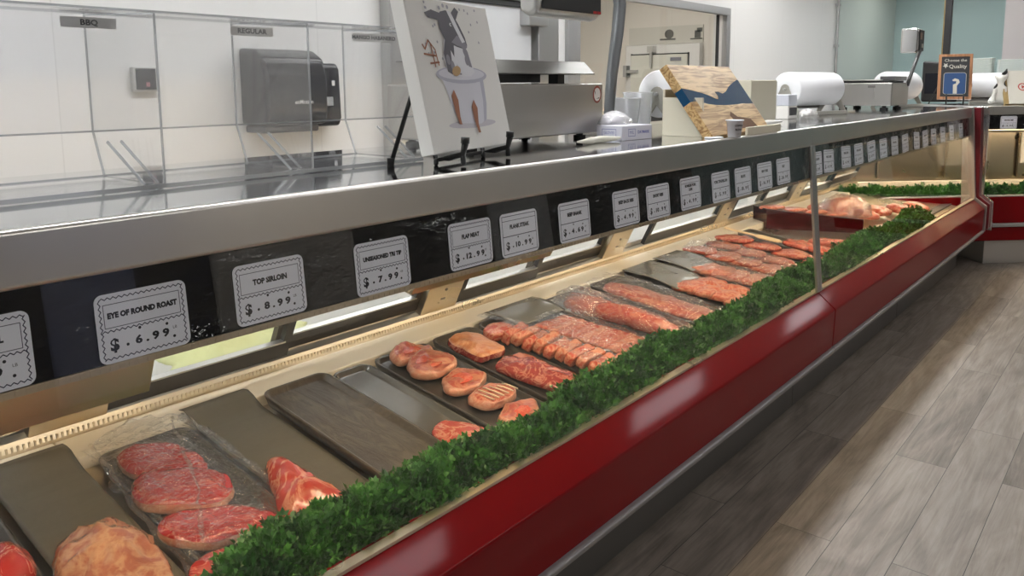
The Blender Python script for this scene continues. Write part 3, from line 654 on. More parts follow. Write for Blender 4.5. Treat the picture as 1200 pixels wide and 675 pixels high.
o=sheet('tray_liner',-1.895,-1.20,.925,1.108,lambda x,y,u,v:.004+(.019*max(0,1-abs(x+1.865)/.06) if x<-1.8 else 0)+.003*noise.noise(Vector((x*7,y*8,5))),linermat,label='dark paper tray liner under the triangular tri tip',cat='tray liner',group='paper tray liners')
smokym=M('smoky_film',(.15,.15,.135),.22,0,.5)
# meats
cut('leftroast','roast','roast',.05,.03,[leand],'red roast cut off by the left edge of the photo','',3,.004)
cut('roast','roast','roast',.050,.042,[netm],'large pale roast covered in netted fat lying on the grey green liner','',5,.013,freq=26)
cut('steak1','steak','steak',.022,.008,[lean,fatm],'red steak at the back of the plastic wrapped stack','wrapped steaks',11,.003,h=.004,fatband=3)
cut('steak2','steak','steak',.030,.006,[lean,fatm],'second steak from the back in the wrapped stack, with fat along its front','wrapped steaks',12,.004,h=.003,tilt=(0,-.06),fatband=3)
cut('steak3','steak','steak',.028,.008,[lean,fatm],'wide red steak third from the back in the wrapped stack','wrapped steaks',13,.004,h=.003,tilt=(0,-.05),fatband=3)
cut('steak4','steak','steak',.022,.008,[lean],'front steak of the wrapped stack beside the parsley','wrapped steaks',14,.004,h=.003)
cut('tritip','roast','roast',.034,.026,[trim_],'triangular marbled tri tip alone on dark liner paper','',21,.006)
cut('flat','steak','steak',.012,.004,[trim_],'single flat marbled steak on the film covered tray by the parsley','',22,.003)
def cutlet(key,label,seed,ey=(.0,.0),er=.5,lab=None):
    t=cut(key,'cutlet','cutlet',.026,.003,[cutm,fatm],label,'round cutlets on one tray',seed,.008,fatband=5,freq=22,h=.002)
    o_=TR[key]; cx=sum(p[0] for p in o_)/len(o_); cy=sum(p[1] for p in o_)/len(o_)
    lo=[((p[0]-cx)*er+ey[0],(p[1]-cy)*er+ey[1]) for p in o_]
    if er>0:
        e_=blob('muscle_eye',lo,.0015,.002,[eyem],t,Matrix.Translation((0,0,.0275)),seed+50,.001,part='muscle_eye')
    else:
        g=MB()
        for k in range(6): 
            y=-.052+k*.021; g.tube([(-.03-.01*math.sin(k),y,.031),(0,y+.006,.0335),(.03,y+.014,.031)],.0022,6)
        g.build('white_stripes',M('cream_fat_stripe',(.78,.68,.48),.3),t,True)
    return t
cutlet('cut1','small cutlet at the back corner of the cutlet tray',31,er=.45)
cutlet('cut2','large ragged cutlet, second from the back of its tray',32,(.0,-.01),.55)
cutlet('cut3','cutlet with a round orange eye in the middle of its tray',33,(.0,-.012),.5)
cutlet('cut4','cutlet with pale cream stripes across its top',34,er=0)
cutlet('cut5','cutlet with an oval orange eye nearest the parsley',35,(.01,-.005),.5)
cut('orange','pork_slab','meat slab',.030,.006,[orangem,ribm],'orange fat covered slab behind the dark rib rack','',41,.004,fatband=3)
cut('darkrib','rib_rack','ribs',.024,.014,[ribm],'dark marbled rib rack lying in front of the orange slab','',42,.007,freq=36)
# short ribs: individual standing slices
sheet('tray_cover',-1.84,-1.56,2.965,3.22,lambda x,y,u,v:.016+.01*math.sin(u*3)+.003*noise.noise(Vector((x*12,y*9,2))),smokym,label='smoky film over the empty back end of the first chop tray',cat='tray cover')
sheet('tray_cover',-1.85,-1.64,3.255,3.50,lambda x,y,u,v:.016+.01*math.sin(u*3)+.003*noise.noise(Vector((x*12,y*9,6))),smokym,label='smoky film over the back end of the long chop chain tray',cat='tray cover')
o_=cut('x','short_rib','ribs',.03,.004,[stripem],'block of short rib at the back end of the sliced row','sliced short ribs',50,.002,outl=[(-1.755,1.935),(-1.775,2.0),(-1.745,2.05),(-1.70,2.04),(-1.69,1.97),(-1.71,1.925)])
def slab(w,l,h,seed,rough=.002):
    outl=[(-w/2,-l/2),(-w/2,-l*.17),(-w/2,l*.17),(-w/2,l/2),(0,l/2+.002),(w/2,l/2),(w/2,l*.17),(w/2,-l*.17),(w/2,-l/2),(0,-l/2-.002)]
    return outl
srn=['first','second','third','fourth','fifth','sixth','seventh','eighth','ninth','tenth','eleventh']
for k in range(10):
    x=-1.675+k*.040; y=2.005+k*.007
    cut('x','short_rib','ribs',.036+.006*(k%3==0),.003,[stripe2 if k%2 else stripem],srn[k]+' standing short rib slice of the front row, counted from the back','sliced short ribs',51+k,.003,outl=[(x+a,y+b_) for a,b_ in slab(.031,.125,.04,k)],tilt=(0,.22),h=.006+.006*(k%2),rz=random.uniform(-.10,.10)+.10)
for k in range(11):
    x=-1.655+k*.036; y=2.215+k*.0085
    cut('x','flanken_rib','ribs',.014,.003,[stripe2 if k%3==1 else stripem],srn[k]+' overlapping rib strip of the back row, counted from the back','overlapping rib strips',71+k,.003,outl=[(x+a,y+b_) for a,b_ in slab(.052,.175,.02,k)],tilt=(0,-.16),h=.012,rz=random.uniform(-.08,.08))
# smoky lid behind the ribs
o=sheet('tray_cover',-1.86,-1.70,2.06,2.34,lambda x,y,u,v:.022+.01*math.sin(u*3)+.002*noise.noise(Vector((x*9,y*9,2))),smokym,label='smoky grey film covering the back end of the rib tray',cat='tray cover')
tube_meat('loin',[(-1.655,2.44,0),(-1.50,2.47,0),(-1.27,2.50,0)],.052,rollm,'long ridged red loin wrapped in clear film','loin','',61,.7,.009)
cut('roll0','loin','loin',.03,.018,[rollm],'short tied loin inside the crumpled clear bag','',62,.006)
cut('fillet','pork_fillet','fillet',.018,.012,[pinkd],'long flat marbled fillet under clear film','',63,.006)
# far chops
def kidney(cx,cy,a,b_,s):
    r=random.Random(s); return [(cx+a*math.cos(t)*(1+r.uniform(-.12,.12)),cy+b_*math.sin(t)*(1+r.uniform(-.12,.12))-(.25*b_ if abs(math.cos(t))<.4 and math.sin(t)<0 else 0)*-1) for t in [2*PI*k/10 for k in range(10)]]
def row(n,xa,ya,xb,yb,a,b_,label,group,seed,m=None,th=.022,name='pork_chop',cat='chop',lift=.0):
    for k in range(n):
        f=k/max(1,n-1); x=xa+(xb-xa)*f; y=ya+(yb-ya)*f
        cut('x',name,cat,th,.006,[m or pinkm,fatm],srn[k]+' '+label,group,seed+k,.005,outl=kidney(x,y,a*1.15,b_*1.22,seed+k),tilt=(0,-.15 if n>3 else 0),h=.002+lift,fatband=None,rz=0)
row(4,-1.56,3.06,-1.33,3.09,.055,.085,'chop from the back on the tray past the wrapped fillet','chops past the fillet',101)
row(3,-1.50,3.18,-1.28,3.21,.06,.06,'small chop beside them on the tray past the wrapped fillet','small chops past the fillet',111)
row(6,-1.62,3.36,-1.28,3.44,.050,.090,'chop of the long overlapping chain before the joint post','chain of chops',121)
row(5,-1.78,3.63,-1.34,3.66,.075,.075,'thin fillet of the row short of the joint post','thin fillets by the post',131,pinkd,.018,'fillet','fillet')
row(4,-1.76,3.83,-1.34,3.84,.085,.06,'red strip behind the joint post','red strips',141,pinkd,.016,'meat_strip','meat strip')
row(4,-1.78,4.02,-1.32,4.05,.085,.075,'red slice of the tray under the wooden paddle','red slices',151,pinkd,.018,'meat_slice','meat slice')
row(3,-1.52,4.27,-1.28,4.30,.07,.07,'dark red strip in front of the burgundy riser','dark strips',161,rollm,.02,'meat_strip','meat strip')
row(4,-1.45,4.46,-1.24,4.62,.06,.07,'dark red piece in the second section beside the parsley','dark pieces',171,rollm,.025,'meat_piece','meat piece')
pw=MB(); pw.poly([(0,-.012),(.17,-.012),(.20,-.035),(.30,-.03),(.32,0),(.30,.03),(.20,.035),(.17,.012),(0,.012)],0,.008)
o=pw.build('wooden_paddle',M('pale_wood',(.78,.62,.38),.45),None,mat=D(-1.86,4.06,.045,.10),bevel=.003); tag(o,'pale wooden paddle lying across the far meat trays','paddle')
# burgundy box standing in for a glass reflection, with meat on top
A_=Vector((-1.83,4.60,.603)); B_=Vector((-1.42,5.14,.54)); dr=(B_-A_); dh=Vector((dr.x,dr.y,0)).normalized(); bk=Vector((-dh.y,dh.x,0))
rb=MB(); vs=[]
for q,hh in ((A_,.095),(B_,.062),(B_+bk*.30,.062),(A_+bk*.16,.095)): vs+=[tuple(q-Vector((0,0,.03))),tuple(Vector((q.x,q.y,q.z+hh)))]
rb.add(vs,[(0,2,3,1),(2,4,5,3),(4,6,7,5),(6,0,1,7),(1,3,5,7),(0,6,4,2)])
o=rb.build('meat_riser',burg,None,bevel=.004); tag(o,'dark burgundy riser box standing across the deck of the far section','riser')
rt=lambda f,g: A_.lerp(B_,f)+bk*g+Vector((0,0,.095+(.062-.095)*f))
for k in range(4):
    p=rt(.12+.22*k,.07); q=blob('pork_slice',kidney(0,0,.085,.055,201+k),.014,.006,[pinkm],None,Matrix.Translation(p)@Matrix.Rotation(.9,4,'Z'),201+k,.003)
    tag(q,srn[k]+' pale pink slice lying on the burgundy riser, from the left','meat slice','slices on the riser')
p=rt(.93,.14)
q=blob('loin_end',kidney(0,0,.13,.09,231),.07,.045,[pinkd],None,Matrix.Translation(p)@Matrix.Rotation(.9,4,'Z'),231,.01); tag(q,'big lump of meat in a clear bag on the right end of the riser','roast')
def bag(name,c,a,b_,h,seed,label,m=None,rot=0):
    vs=[];fs=[];n=26;k=12
    for i in range(k+1):
        ph=PI/2*i/k
        for j in range(n):
            t=2*PI*j/n; r=1+noise.noise(Vector((math.cos(t)*2.5,math.sin(t)*2.5,ph*2+seed)))*.22
            vs.append((a*math.cos(t)*math.cos(ph)*r,b_*math.sin(t)*math.cos(ph)*r,h*math.sin(ph)*(1+.15*noise.noise(Vector((math.cos(t)*3,math.sin(t)*3,seed+ph*4))))))
    for i in range(k):
        for j in range(n): fs.append((i*n+j,i*n+(j+1)%n,(i+1)*n+(j+1)%n,(i+1)*n+j))
    me=bpy.data.meshes.new(name); me.from_pydata(vs,[],fs); me.update()
    o=link(name,me,m or bagm,None,True,(Matrix.Translation(c) if isinstance(c,Vector) else c)@Matrix.Rotation(rot,4,'Z')); return tag(o,label,'plastic bag')
bag('clear_bag',p-Vector((0,0,.002)),.19,.12,.135,4,'clear plastic bag around the lump of meat on the riser',rot=.9)
# meat beyond, on the deck of the corner case
for k in range(7):
    lx=-1.0+k*.17; m=RC@Matrix.Translation((lx,.33+.05*(k%2),.50))@Matrix.Rotation(.5*k,4,'Z')
    q=blob('beef_piece',kidney(0,0,.10,.085,301+k),.035,.02,[pinkd if k%2 else pinkm],None,m,301+k,.006); tag(q,srn[k]+' piece of meat from the left on the deck of the corner case','meat piece','meat in the corner case')
for k,(x,y) in enumerate(((-1.74,5.35),(-1.72,5.6),(-1.52,5.5),(-1.5,5.75),(-1.70,5.9),(-1.42,6.0),(-1.36,6.25))):
    q=blob('beef_piece',kidney(0,0,.10,.10,321+k),.03,.02,[pinkd if k%2 else pinkm],None,D(x,y,.0,.4*k),321+k,.006); tag(q,srn[k]+' piece of meat on the deck beyond the riser','meat piece','meat beyond the riser')

# plastic wraps
def heights(keys,base=.012,sup=1.0):
    def f(x,y,u,v):
        h=base
        for (cx,cy,rx,ry,hh) in keys:
            d=((x-cx)/rx)**2+((y-cy)/ry)**2
            h=max(h,base+(hh-base)*math.exp(-max(0,d-.7)*1.6))
        h+=.0035*noise.noise(Vector((x*34,y*34,1)))+.0025*noise.noise(Vector((x*80,y*60,4)))
        e=max(abs(u-.5),abs(v-.5))*2
        return h+.006*max(0,e-.85)/.15*abs(noise.noise(Vector((x*60,y*60,2))))*3
    return f
sheet('plastic_wrap',-1.86,-1.22,.67,.93,heights([(-1.71,.785,.10,.09,.040),(-1.575,.765,.10,.09,.045),(-1.43,.765,.11,.10,.045),(-1.30,.745,.08,.09,.036)]),wrapm,80,44,'crumpled clear plastic wrap over the stack of red steaks','plastic wrap',thick=0,jag=.03)
def ropes(name,lines,label):
    t=MB()
    for pts,r in lines:
        P=[]
        for i in range(15):
            f=i/14*(len(pts)-1); a=min(int(f),len(pts)-2); g=f-a; q=Vector(pts[a]).lerp(Vector(pts[a+1]),g)
            q+=Vector((noise.noise(q*40),noise.noise(q*40+Vector((5,0,0))),abs(noise.noise(q*60))))*.012
            P.append(((q.x+1.85)/math.cos(TH),q.y,q.z))
        t.tube(P,[r*(.4+abs(noise.noise(Vector(p)*90))*1.6) for p in P],6)
    o=t.build(name,wrapm,None,True,DM); tag(o,label,'plastic wrap',None); return o
ropes('wrap_edge',[([(-1.85,.70,.03),(-1.86,.82,.035),(-1.83,.90,.03)],.012),([(-1.85,.69,.02),(-1.70,.68,.018),(-1.52,.665,.012),(-1.36,.66,.012)],.008),([(-1.84,.90,.03),(-1.70,.925,.02),(-1.50,.925,.018),(-1.40,.92,.02)],.009),([(-1.83,.87,.04),(-1.66,.815,.05),(-1.5,.76,.052),(-1.38,.70,.04)],.005)],'twisted gathered edges of the clear wrap around the steaks')
sheet('plastic_wrap',-1.84,-1.25,1.99,2.36,heights([(-1.50,2.02,.30,.07,.052),(-1.46,2.24,.26,.12,.036)],.02),wrapm,60,34,'clear film over the two rows of short ribs','plastic wrap',thick=0,jag=.03)
sheet('plastic_wrap',-1.80,-1.24,2.36,2.58,heights([(-1.46,2.47,.24,.055,.085),(-1.68,2.48,.09,.07,.06)],.02),wrapm,60,34,'clear film over the ridged loin','plastic wrap',thick=0,jag=.05)
sheet('plastic_wrap',-1.84,-1.25,2.66,2.93,heights([(-1.53,2.79,.26,.09,.040)],.015),wrapm,60,30,'clear film over the long fillet','plastic wrap',thick=0,jag=.04)
sheet('plastic_wrap',-1.83,-1.24,3.25,3.52,heights([(-1.45,3.4,.24,.09,.045)],.015),wrapm,50,30,'clear film over the chain of chops','plastic wrap',thick=0,jag=.04)
sheet('plastic_wrap',-1.86,-1.25,3.56,3.90,heights([(-1.55,3.7,.30,.14,.04)],.015),wrapm,50,30,'clear film over the thin fillets by the joint post','plastic wrap',thick=0,jag=.04)
bag('clear_bag',D(-1.70,2.45,.0),.12,.10,.085,9,'crumpled clear bag around the short tied loin')

# ------------------------------------------------------------------ parsley garland
parsm,nt,b=nodes('parsley_green')
tc=nt.nodes.new('ShaderNodeTexCoord'); n_=nt.nodes.new('ShaderNodeTexNoise'); n_.inputs['Scale'].default_value=16; n_.inputs['Detail'].default_value=3
r_=nt.nodes.new('ShaderNodeValToRGB'); e=r_.color_ramp.elements; e[0].position=.35; e[0].color=(.010,.070,.012,1); e[1].position=.68; e[1].color=(.085,.28,.05,1)
nt.links.new(tc.outputs['Object'],n_.inputs['Vector']); nt.links.new(n_.outputs[0],r_.inputs[0]); nt.links.new(r_.outputs[0],b.inputs['Base Color']); b.inputs['Roughness'].default_value=.42
rng=np.random.default_rng(5)
def frond():
    """one curly sprig: stalk with branching toothed leaflets (verts, quads)"""
    V=[];F=[]
    def leaf(o,d,nrm,l,w):
        s_=np.cross(d,nrm); b0=len(V)
        c=d*l+nrm*l*rng.uniform(-.35,.45)
        V.extend([o,o+c*.45+s_*w+nrm*w*.5,o+c,o+c*.45-s_*w+nrm*w*.5]); F.append((b0,b0+1,b0+2,b0+3))
    up=np.array([0,0,1.]); 
    for k in range(6):
        a=rng.uniform(-1.15,1.15); az=rng.uniform(0,6.28)
        d=np.array([math.sin(a)*math.cos(az),math.sin(a)*math.sin(az),math.cos(a)]); L_=rng.uniform(.5,1)
        nrm=np.cross(d,rng.normal(size=3)); nrm/=np.linalg.norm(nrm); s_=np.cross(d,nrm)
        b0=len(V); V.extend([np.zeros(3)-s_*.02,np.zeros(3)+s_*.02,d*L_+s_*.01,d*L_-s_*.01]); F.append((b0,b0+1,b0+2,b0+3))
        for f in (.55,.78,1.0):
            for sg in (-1,1):
                dd=d*rng.uniform(.3,.9)+s_*sg*rng.uniform(.5,1.0)+nrm*rng.uniform(-.4,.4); dd/=np.linalg.norm(dd)
                leaf(d*L_*f,dd,nrm,rng.uniform(.22,.36),.10)
        leaf(d*L_,d,nrm,.34,.11)
    return np.array(V),np.array(F)
FR=[frond() for _ in range(10)]
def garland(name,y0,y1,dens,label,frame,cx=-1.222,hw=.072,hh=.047,sz=.041,wob=.02,taper=False):
    t=empty(name,label=label,cat='garland',group='parsley garlands'); t.matrix_world=frame
    AV=[];AF=[];b0=0
    N=int((y1-y0)*dens)
    for i in range(N):
        y=rng.uniform(y0,y1); c=cx+wob*math.sin(y*5.1)+.01*math.sin(y*13)
        q=rng.uniform(-1,1); r=rng.uniform(.55,1.0)
        a=q*1.7
        hfac=1+.35*noise.noise(Vector((y*7,0,3)))
        px=c+math.sin(a)*hw*r*hfac; pz=max(.0,math.cos(a)*hh*r*hfac)
        d=np.array([math.sin(a)*.9,rng.uniform(-.7,.7),math.cos(a)*.8+.35]); d/=np.linalg.norm(d)
        u=np.cross(d,rng.normal(size=3)); u/=np.linalg.norm(u); w_=np.cross(d,u)
        Rm=np.stack([u,w_,d],1); V,F=FR[rng.integers(10)]
        P=V@Rm.T*(sz*rng.uniform(.7,1.2))+np.array([(px+1.85)/math.cos(TH) if frame is DM else px,y,pz])
        P[:,2]=np.maximum(P[:,2],-.012)
        if frame is DM: P[:,0]=np.minimum(P[:,0],(-1.142+1.85)/math.cos(TH))
        AV.append(P); AF.append(F+b0); b0+=len(V)
    AV=np.concatenate(AV);AF=np.concatenate(AF)
    me=bpy.data.meshes.new('foliage'); me.vertices.add(len(AV)); me.vertices.foreach_set('co',AV.astype(np.float32).ravel())
    me.loops.add(AF.size); me.loops.foreach_set('vertex_index',AF.astype(np.int32).ravel()); me.polygons.add(len(AF)); me.polygons.foreach_set('loop_start',np.arange(0,AF.size,4,dtype=np.int32))
    me.update(calc_edges=True); me.validate()
    o=link('foliage',me,parsm,t)
    st=MB(); n=max(6,int((y1-y0)/.05)); st.tube([((cx+wob*math.sin((y0+(y1-y0)*i/n)*5.1)-.02+1.85)/math.cos(TH) if frame is DM else cx,y0+(y1-y0)*i/n,.035+.015*math.sin(i*.9)) for i in range(n+1)],.0035,6)
    st.build('stem',M('stem_green',(.05,.2,.04),.4) if 'stem_green' not in bpy.data.materials else bpy.data.materials['stem_green'],t,True)
    return t
garland('parsley_garland',.62,1.62,1700,'green plastic parsley garland nearest the camera, along the front of the trays',DM)
garland('parsley_garland',1.60,3.40,1200,'green parsley garland running from the cutlets to the joint post',DM,cx=-1.222,hw=.074,hh=.054)
garland('parsley_garland',3.42,5.8,700,'green parsley garland in the section beyond the joint post',DM,cx=-1.235,hw=.075,hh=.058,sz=.044)
GM=RC@Matrix(((0,1,0,-1.25),(1,0,0,0),(0,0,1,.49),(0,0,0,1)))
garland('parsley_garland',.15,3.5,420,'green parsley garland in the corner case facing the camera',GM,cx=.13,hw=.07,hh=.11,sz=.05,wob=0)
o=None
# green cloth on the shelf behind the doors
cl=[];fs=[]
nx,ny=26,22
for i in range(nx+1):
    for j in range(ny+1):
        u=i/nx*2-1;v=j/ny*2-1; r=math.hypot(u,v*1.1); e=max(0,1-r**3)
        z=.642+.055*e*(.75+.8*noise.noise(Vector((u*3.2,v*3.2,2)))+.3*noise.noise(Vector((u*8,v*8,2))))
        cl.append((-2.22+v*.13*(1+.2*noise.noise(Vector((u*3,v,9)))),1.30+u*.25*(1+.2*noise.noise(Vector((u,v*3,5)))),max(.642,z)))
for i in range(nx):
    for j in range(ny): a=i*(ny+1)+j; fs.append((a,a+1,a+ny+2,a+ny+1))
me=bpy.data.meshes.new('cloth'); me.from_pydata(cl,[],fs); me.update()
o=link('cloth',me,M('yellow_green_cloth',(.50,.52,.27),.9,bump=((60,60,60),.5,.003)),None,True); md=o.modifiers.new('s','SOLIDIFY'); md.thickness=.004
tag(o,'crumpled yellow green cloth on the shelf behind the sliding doors','cloth')

# ------------------------------------------------------------------ on the worktop
TOP=1.262
def bx(n,a,m,p,bevel=.002,mat=None): return MB().box(*a).build(n,m,p,bevel=bevel,mat=mat)
# acrylic jerky bins
ab=empty('acrylic_bin',(0,0,TOP),'long clear acrylic bin with dividers and flavour labels on the steel worktop','bin')
xf,xb,yA,yB=-1.44,-1.74,-.35,1.372
def sh_(n,prof,y0,y1,m=acryl): return MB().prism([(x,z-TOP) for x,z in prof],y0,y1).build(n,m,ab)
sh_('bin_front',[(xf,1.266),(xf+.005,1.266),(xf+.005,1.586),(xf,1.586)],yA,yB)
sh_('bin_back',[(xb,1.36),(xb+.005,1.36),(xb+.005,1.605),(xb,1.605)],yA,yB+.3)
sh_('bin_floor',[(-1.70,1.264),(xf,1.264),(xf,1.269),(-1.70,1.269)],yA,yB)
sh_('bin_lid',[(xb,1.600),(xf+.005,1.584),(xf+.005,1.588),(xb,1.605)],yA,yB)
for y in (.372,.706,1.04,1.37):
    o=sh_('bin_divider',[(xf,1.268),(xf,1.584),(xb,1.600),(xb,1.36),(-1.70,1.268)],y-.0025,y+.0025)
    g=MB()
    P=[(xf,1.268),(xf,1.584),(xb,1.600),(xb,1.36),(-1.70,1.268)]
    for i in range(5):
        a,b_=P[i],P[(i+1)%5]; g.bar((a[0],y,a[1]-TOP),(b_[0],y,b_[1]-TOP),.0042 if i else .004,.003)
    g.build('divider_edge',acryl_edge,o)
g=MB()
g.bar((xb,yA,1.605-TOP),(xb,yB+.3,1.605-TOP),.006,.006); g.bar((xb,yA,1.36-TOP),(xb,yB+.3,1.36-TOP),.004,.004); g.bar((xf,yA,1.588-TOP),(xf,yB,1.588-TOP),.004,.004)
g.bar((xf,yA,1.268-TOP),(xf,yB,1.268-TOP),.006,.008); g.bar((-1.70,yA,1.268-TOP),(-1.70,yB,1.268-TOP),.005,.006)
g.build('bin_edges',acryl_edge,ab)
for y0,y1,txt in ((.655,.765,'BBQ'),(1.03,1.145,'REGULAR'),(1.395,1.545,'MANGO HABANERO')):
    m=Matrix(((0,0,1,xb+.012),(1,0,0,(y0+y1)/2),(0,1,0,1.584-TOP),(0,0,0,1)))
    g=MB(); g.flat([(-(y1-y0)/2,-.011),((y1-y0)/2,-.011),((y1-y0)/2,.011),(-(y1-y0)/2,.011)],0,0)
    text_mb(g,txt,.016 if len(txt)<10 else .0145,0,0,.0006,1,font_bold=.0006,sx=1.15)
    g.build('flavour_label',[M('label_grey',(.52,.52,.50),.5) if 'label_grey' not in bpy.data.materials else bpy.data.materials['label_grey'],ink],ab,mat=m)
for y in (.70,1.03,1.38):
    for dx in (-.004,.022):
        g=MB(); g.bar((-1.50,y+dx,.004),(-1.58,y-.03+dx,.085),.003,.005); g.build('sign_clip',acryl_edge,ab)

# things on the wall behind the bins
def wallthing(nm,y,z,label,cat): return empty(nm,(-3.3,y,z),label,cat)
t=wallthing('towel_dispenser',2.165,1.44,'large smoky black paper towel dispenser on the white wall behind the bins','dispenser')
cov=MB(); pr=[(0,-.165),(.20,-.165),(.215,-.10),(.215,.06),(.19,.14),(.12,.178),(0,.19)]
cov.prism(pr,-.17,.17); cov.build('cover',smoke,t,bevel=.02,seg=3)
bx('base',(0,-.15,-.20,.16,.15,-.165),M('dispenser_base',(.10,.10,.11),.4),t,.01)
g=MB(); m=Matrix(((0,0,1,.2165),(1,0,0,.03),(0,1,0,-.06),(0,0,0,1))); text_mb(g,'enMotion',.026,0,0,0,font_bold=.0006); g.build('maker_mark',M('pale_grey_ink',(.5,.5,.5),.5),t,mat=m)
t=wallthing('soap_dispenser',2.42,1.405,'slim black soap dispenser mounted beside the towel dispenser','dispenser')
MB().prism([(0,-.15),(.09,-.15),(.11,-.11),(.10,.13),(.08,.16),(0,.16)],-.075,.075).build('cover',smoke,t,bevel=.015,seg=3)
bx('window',(.103,-.022,-.05,.111,.022,-.005),M('grey_lens',(.3,.32,.34),.3),t,.003)
g=MB(); g.box(.095,-.03,.05,.108,-.015,.06); g.box(.095,.02,.05,.108,.035,.075); g.build('indicator',M('white_mark',(.75,.75,.78),.5),t)
t=wallthing('thermostat',1.55,1.485,'small square dark wall control with pale frame behind the bins','control')
bx('frame',(0,-.05,-.05,.03,.05,.05),M('grey_plastic',(.42,.42,.40),.5),t,.004); bx('screen',(.03,-.040,-.042,.034,.044,.044),smoke,t,.002)
bx('indicator',(.034,0,-.03,.036,.016,-.012),M('violet_led',(.35,.12,.16),.5),t,.001)

# canvas on easel
e=Vector((-.242,.970,0)).normalized(); B1=Vector((-1.285,1.262,1.295)); Wc=.408; lean_=.215; nrm=Vector((e.y,-e.x,0)); 
upv=(Vector((0,0,1))-nrm*lean_).normalized(); zn=e.cross(upv)
cm=Matrix(((e.x,upv.x,zn.x,B1.x),(e.y,upv.y,zn.y,B1.y),(e.z,upv.z,zn.z,B1.z),(0,0,0,1)))
if zn.dot(nrm)<0: pass
HC=.372
cv=empty('canvas_print',label='white canvas print of a black and white calf sitting in a bathtub, on an easel',cat='picture',mat=cm)
MB().box(0,0,-.036,Wc,HC,0).build('canvas',M('canvas_white',(.66,.65,.62),.75,bump=(900,.2,.0004)),cv,bevel=.002)
pm=[M('print_'+n,c,.7) for n,c in (('tub',(.55,.55,.60)),('rim',(.38,.38,.45)),('shade',(.47,.45,.49)),('copper',(.27,.10,.045)),('calf_dark',(.085,.08,.095)),('calf_light',(.60,.60,.63)),('calf_mid',(.20,.19,.22)),('gold',(.35,.22,.09)),('bubble',(.30,.30,.33)))]
g=MB(); U=lambda u,v:(u*Wc,v*HC)
def pl(pts,mi,z): g.flat([U(*p) for p in pts],z,mi)
def el(cx,cy,rx,ry,mi,z,rot=0,n=22): pl([(cx+rx*math.cos(t)*math.cos(rot)-ry*math.sin(t)*math.sin(rot),cy+rx*math.cos(t)*math.sin(rot)+ry*math.sin(t)*math.cos(rot)) for t in [2*PI*k/n for k in range(n)]],mi,z)
z=.0004
el(.52,.165,.30,.028,2,z)                                    # ground shade
pl([(.24,.50),(.27,.40),(.31,.24),(.38,.175),(.62,.16),(.70,.19),(.74,.30),(.76,.50)],0,z*2)   # tub body
pl([(.66,.17),(.70,.19),(.74,.30),(.76,.50),(.71,.50),(.70,.32)],1,z*2.2)
el(.50,.50,.315,.060,1,z*3); el(.50,.507,.285,.042,0,z*3.4)
pl([(.33,.50),(.31,.62),(.36,.74),(.45,.78),(.55,.76),(.62,.66),(.66,.52),(.6,.49),(.4,.49)],5,z*4)   # chest
pl([(.33,.52),(.32,.64),(.37,.74),(.42,.72),(.40,.60),(.38,.50)],4,z*4.4); pl([(.57,.74),(.62,.66),(.64,.55),(.60,.56),(.56,.66)],6,z*4.4); pl([(.44,.50),(.46,.60),(.50,.66),(.49,.50)],6,z*4.4)
pl([(.36,.74),(.33,.80),(.33,.88),(.37,.92),(.44,.935),(.52,.92),(.57,.85),(.62,.76),(.63,.705),(.57,.68),(.50,.69),(.46,.70),(.44,.62)],4,z*4.8); pl([(.44,.72),(.50,.70),(.56,.69),(.62,.71),(.60,.75),(.52,.77)],6,z*5.1)  # head
pl([(.45,.935),(.50,.93),(.57,.80),(.61,.73),(.57,.72),(.51,.82)],5,z*5.2); pl([(.35,.86),(.22,.87),(.19,.90),(.27,.925),(.37,.91)],4,z*5); pl([(.50,.92),(.56,.965),(.60,.94),(.55,.88)],4,z*5)
el(.585,.70,.04,.02,6,z*5.6); el(.47,.84,.014,.012,5,z*5.8); el(.475,.84,.008,.008,4,z*6)
for q in ((.36,.60),(.585,.60),(.40,.56)): el(q[0],q[1],.022,.035,6,z*4.6)
pl([(.44,.70),(.50,.69),(.53,.62),(.55,.52),(.47,.51),(.45,.6)],5,z*4.5)
for q in ((.37,.945),(.42,.965),(.47,.96)): el(q[0],q[1],.014,.014,8,z*5)
el(.43,.525,.055,.032,7,z*6,.3); el(.55,.52,.035,.028,5,z*6)
for a,b_ in (((.12,.66),(.17,.72)),((.17,.72),(.23,.66)),((.23,.66),(.24,.56)),((.10,.63),(.23,.62)),((.15,.57),(.25,.58)),((.19,.70),(.20,.55)),((.12,.66),(.10,.69))): g.stroke([U(*a),U(*b_)],.0045,z*4,3)
pl([(.31,.36),(.35,.40),(.38,.33),(.365,.22),(.37,.165),(.34,.17),(.32,.25)],3,z*6); pl([(.53,.28),(.57,.33),(.60,.27),(.575,.16),(.585,.10),(.555,.10),(.535,.18)],3,z*6)
rr=random.Random(3)
for k in range(20):
    x=rr.choice([rr.uniform(.13,.3),rr.uniform(.58,.84)]); y=rr.uniform(.58,.97); el(x,y,.009,.010,8,z*3,n=8)
g.build('calf_print',pm,cv)
es=empty('table_easel',(0,0,0),'black metal easel holding the calf canvas','easel')
def cp(u,v,w=0): return tuple(cm@Vector((u,v,w)))
for u in (.075,.315):
    a=cp(u,-.010,-.045); b_=cp(u,-.012,.030)
    g=MB(); g.tube([cp(u,.30,-.046),a,cp(u,-.014,-.01),b_,cp(u,.012,.042)],[.006,.006,.0075,.0075,.009],8)
    g.tube([a,(a[0]+.01,a[1]-.01,TOP+.004)],.006,8); g.tube([b_,(b_[0]+.002,b_[1],TOP+.004)],.0065,8)
    g.tube([cp(u,.012,.042),cp(u,.026,.046)],.0105,8); g.build('front_leg',blackmetal,es,True)
